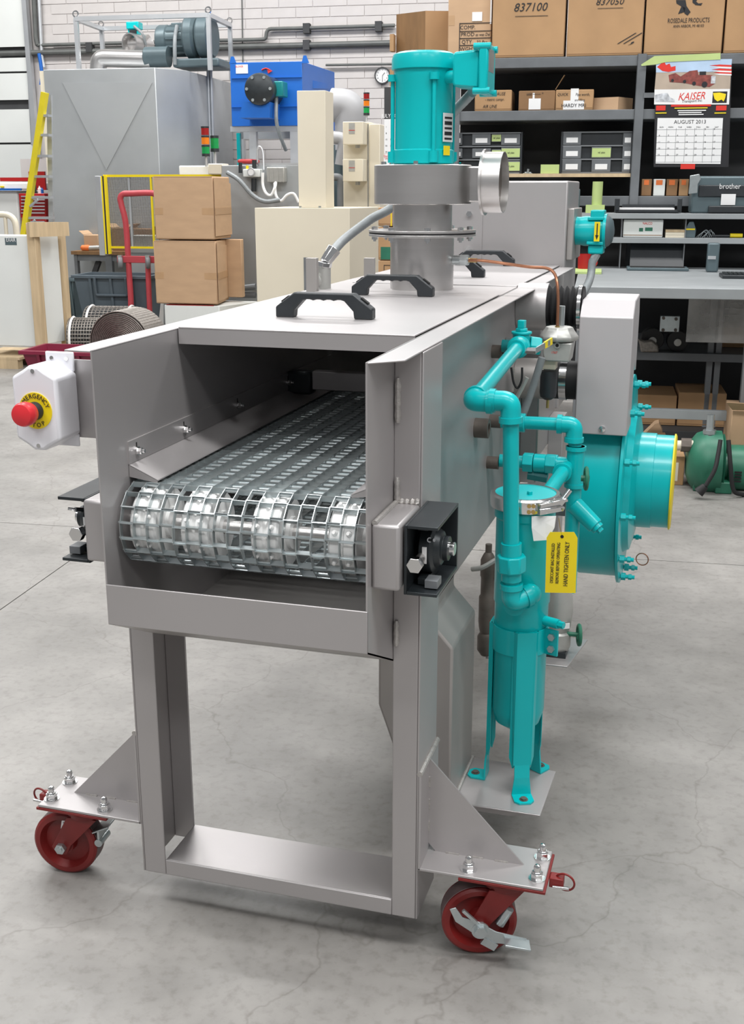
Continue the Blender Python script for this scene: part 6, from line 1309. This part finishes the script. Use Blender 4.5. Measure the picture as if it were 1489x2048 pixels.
# wire belt rolls
def roll(label, x0, x1, yc, rpx, v, ln, ax, m, straps=True):
    d = toR(ray((x0+x1)/2, yc+rpx)); q = CR+d*(-CR.z/d.z); v = q.y
    r = abs(PR(x0, yc, v).z-PR(x0, yc+rpx, v).z); c = Vector((q.x, v, r+.006))
    axv = Vector(ax).normalized(); t = T('wire_belt_roll', label, 'roll', (c.x, v, c.z-r), 'R', None)
    p0 = c-axv*ln/2; p1 = c+axv*ln/2; _, uu, ww = G().frame(axv)
    t.p('roll_core', G().cyl(p0, p1, r*.93, n=40), 'shelf_dark' if straps else m)
    g = G()
    n = 36 if straps else 64; k2 = 12 if straps else 30
    for i in range(n):
        a = 2*pi*i/n; q = uu*cos(a)+ww*sin(a); g.cyl(p0+q*r, p1+q*r, .0045, n=5, cap=False)
    for j in range(k2+1):
        g.torus(p0+axv*(ln*j/k2), axv, r, .0045, 40, 5)
    if not straps:
        for j in range(16): g.torus(p0-axv*.004, axv, r*(.1+.055*j), .006, 40, 5)
    w = t.p('wire_lattice', g, m); w['kind'] = 'stuff'
    if straps:
        for f in (.08, .92): t.p('white_strap', G().torus(p0+axv*(ln*f), axv, r+.006, .012, 40, 4), 'white_plastic')
    t.p('floor_chock', G().box(c.x-.1, c.x+.1, v-.1, v+.1, 0, max(.01, c.z-r)), 'wood') if c.z-r > .012 else None
    return t
roll('black wire belt roll with white straps lying on the floor, nearer the crate', 146, 215, 680, 42, 7.9, .30, (1, .2, 0), 'wire_grey')
roll('black wire belt roll with white straps behind the coiled one', 172, 285, 657, 42, 8.35, .46, (1, .08, 0), 'wire_grey')
roll('coiled grey wire belt roll showing its spiral end', 205, 320, 684, 62, 8.0, .36, (.05, 1, 0), 'wire_grey', False)
# cabinet in its wooden crate frame
cv2 = 7.25
CB = T('white_enclosure', 'white electrical enclosure strapped in a wooden shipping frame', 'enclosure', (PR(40, 700, cv2).x, cv2+.3, 0), 'R')
u0, u1, z0, z1 = RC(-30, 471, 68, 692, cv2); 
CB.p('enclosure_body', G().box(u0, u1, cv2, cv2+.03, z0, z1), 'offwhite', bevel=.006); ub2 = PR(120, 560, cv2+.32).x
CB.p('enclosure_side', G().prism([(u0, cv2+.031), (u1, cv2+.031), (ub2, cv2+.34), (u0, cv2+.34)], 'z', z0+.01, z1-.005), 'offwhite', bevel=.004)
pl_ = CB.p('maker_plate', bxr(10, 476, 33, 490, cv2-.002, .002), 'steel_blue'); CB.p('plate_print', textg('EXAIR', .045, PR(21.5, 480, cv2-.004), (1, 0, 0), (0, 0, 1), sx=.7), 'white_paper', pl_)
CF = T('shipping_crate', 'pale open timber shipping crate with two posts and a cross board', 'crate', (PR(95, 700, cv2).x, cv2+.2, 0), 'R')
zpl = PR(60, 712, cv2).z
for x0, x1, xb0, xb1, v in ((56, 72, 69, 85, cv2-.06), (109, 124, 121, 136, cv2+.36)):
    g = G(); a, b, c, d = PR(x0, 470, v).x, PR(x1, 470, v).x, PR(x1+13, 705, v).x, PR(x0+13, 705, v).x; zt_, zb_2 = PR(60, 446, v).z, zpl
    CF.p('timber_post', G().box((a+d)/2, (b+c)/2, v, v+.09, zb_2, zt_), 'wood', bevel=.003)
a, b = PR(55, 458, cv2-.1), PR(134, 456, cv2+.3); CF.p('cross_board', G().plate([a+Vector((0, 0, -.065)), b+Vector((0, 0, -.065)), b+Vector((0, 0, .05)), a+Vector((0, 0, .055))], (.55, -.4, 0), .035), 'wood')
SK = T('timber_skid', 'timber skid under the white enclosure', 'pallet', (PR(40, 745, cv2-.1).x, cv2+.2, 0), 'R')
usk0, usk1 = PR(-60, 730, cv2-.1).x, PR(112, 730, cv2-.1).x; u38 = PR(38, 730, cv2-.1).x
SK.p('deck_board', G().box(usk0, u38+.02, cv2-.12, cv2+.0, zpl-.02, zpl), 'wood'); SK.p('deck_board', G().box(usk0, usk1, cv2+.03, cv2+.5, zpl-.02, zpl), 'wood'); SK.p('skid_beam', G().box(usk0, u38, cv2-.12, cv2-.03, 0, zpl-.021), 'wood'); SK.p('skid_beam', G().box(usk0, usk1, cv2+.3, cv2+.39, 0, zpl-.021), 'wood')
# far left: ladder, tool chest, freezer, trolley handle
av = 9.35
LD = T('step_ladder', 'yellow fibreglass step ladder with aluminium treads', 'ladder', (PR(75, 560, av).x, av, 0), 'R')
la, lb = PR(90, 185, av), PR(52, 445, av); dl = lb-la; t0 = la.z/(la.z-lb.z); foot = la+dl*t0
LD.p('yellow_rail', G().bar(la, foot, .07, .055), 'ladder_yellow')
ra, rb2 = PR(99, 190, av+.15), PR(103, 445, av+.15); dr = rb2-ra; foot2 = ra+dr*(ra.z/(ra.z-rb2.z)); LD.p('rear_rail', G().bar(ra, foot2, .03, .05), 'alu')
for y, x0, x1 in ((231, 84, 96), (270, 78, 97), (312, 73, 97), (353, 67, 98), (395, 61, 99), (436, 56, 101), (478, 50, 102)):
    LD.p('tread', bxr(x0, y-2.5, x1, y+2.5, av-.02, .1), 'alu')
for (xa, ya), (xb_, yb_) in (((76, 399), (60, 413)), ((70, 440), (58, 452))): LD.p('tread_brace', G().bar(PR(xa, ya, av-.03), PR(xb_, yb_, av-.03), .02, .02), 'alu')
xv = 10.45
TC = T('tool_chest', 'red tool chest with open lid and rows of drawers', 'tool chest', (PR(70, 560, xv).x, xv+.25, 0), 'R')
u0, u1, z0, z1 = RC(39, 387, 90, 436, xv); TC.p('upper_chest', G().box(u0, u1, xv, xv+.4, z0, z1), 'toolbox_red', bevel=.006); TC.p('lower_cabinet', G().box(u0+.01, u1, xv, xv+.45, 0, z0-.003), 'toolbox_red', bevel=.006)
TC.p('open_lid', bxr(58, 343, 90, 380, xv+.38, .03), 'toolbox_red')
for k in range(6): d = TC.p('drawer', bxr(43, 391+k*6.6, 89, 396.4+k*6.6, xv-.012, .012), 'toolbox_red'); TC.p('drawer_pull', bxr(42, 391.6+k*6.6, 89, 394+k*6.6, xv-.026, .013), 'alu', d)
for k in range(6): d = TC.p('drawer', bxr(44, 441+k*6.6, 89, 446.4+k*6.6, xv-.012, .012), 'toolbox_red'); TC.p('drawer_pull', bxr(44, 442+k*6.6, 89, 444.5+k*6.6, xv-.026, .013), 'alu', d)
for i, (lab, x, y0, w, m) in enumerate((('white spray bottle on the open tool chest', 80, 372, 7, 'white_plastic'), ('blue bottle on the open tool chest', 85, 375, 5, 'blue_paint'), ('dark can on the open tool chest', 70, 362, 7, 'black_plastic'), ('pink white cloth bundle on the tool chest', 62, 378, 9, 'offwhite'))):
    c = PR(x, 387, xv+.1); r = abs(PR(x, 387, xv).x-PR(x+w/2, 387, xv).x); h = PR(x, y0, xv+.1).z-z1
    solo('bottle' if i < 3 else 'cloth_bundle', lab, 'bottle' if i < 3 else 'cloth', (c.x, xv+.1, z1), G().lathe((c.x, xv+.1, z1+.001), (0, 0, 1), [(r, 0), (r, h*.65), (r*.4, h*.8), (r*.35, h)], 16), m)
FZ = T('white_freezer', 'white chest freezer with blue stripe at the shop wall', 'freezer', (PR(20, 560, 10.95).x, 11.2, 0), 'R')
u0, u1, z0, z1 = RC(-60, 382, 40, 520, 10.95); FZ.p('freezer_body', G().box(u0, u1, 10.95, 11.5, .04, z1), 'offwhite', bevel=.02); FZ.p('freezer_lid', bxr(-60, 364, 58, 380, 10.92, .56), 'white_plastic', bevel=.02); FZ.p('blue_stripe', bxr(-60, 377, 42, 381, 10.9, .02), 'blue_paint'); FZ.p('yellow_badge', bxr(0, 372, 7, 375, 10.9, .02), 'yellow'); FZ.p('foot_plinth', G().box(u0+.05, u1-.05, 11.0, 11.45, 0, .04), 'black_plastic')
solo('red_tray', 'red tray with oddments on the freezer lid', 'tray', (PR(30, 363, 11.0).x, 11.1, PR(30, 364, 10.92).z), bxr(0, 355, 56, 362.5, 11.0, .35), 'toolbox_red')
solo('grey_wall_cabinet', 'plain mauve grey cabinet behind the ladder', 'cabinet', (PR(70, 500, 11.65).x, 11.7, 0), G().box(PR(41, 330, 11.65).x, PR(100, 330, 11.65).x, 11.65, 12.2, 0, PR(60, 318, 11.65).z), 'mortar')
HDt = T('cart_handle', 'cream tubular cart handle standing behind the white enclosure', 'cart', (PR(20, 560, 8.6).x, 8.6, 0), 'R')
HDt.p('handle_tube', G().tube(fillet([(PR(-40, 429, 8.6).x, 8.6, PR(0, 429, 8.6).z), (PR(30, 429, 8.6).x, 8.6, PR(30, 429, 8.6).z), (PR(36, 480, 8.6).x, 8.6, 0)], .12, 6), .03, 12), 'cream'); HDt.p('inner_tube', G().cyl((PR(12, 480, 8.6).x, 8.6, 0), (PR(10, 430, 8.6).x, 8.6, PR(10, 430, 8.6).z), .018, n=12), 'cream'); HDt.p('deck', G().box(PR(-40, 480, 8.6).x, PR(36, 480, 8.6).x, 8.55, 9.2, .0, .2), 'cream')
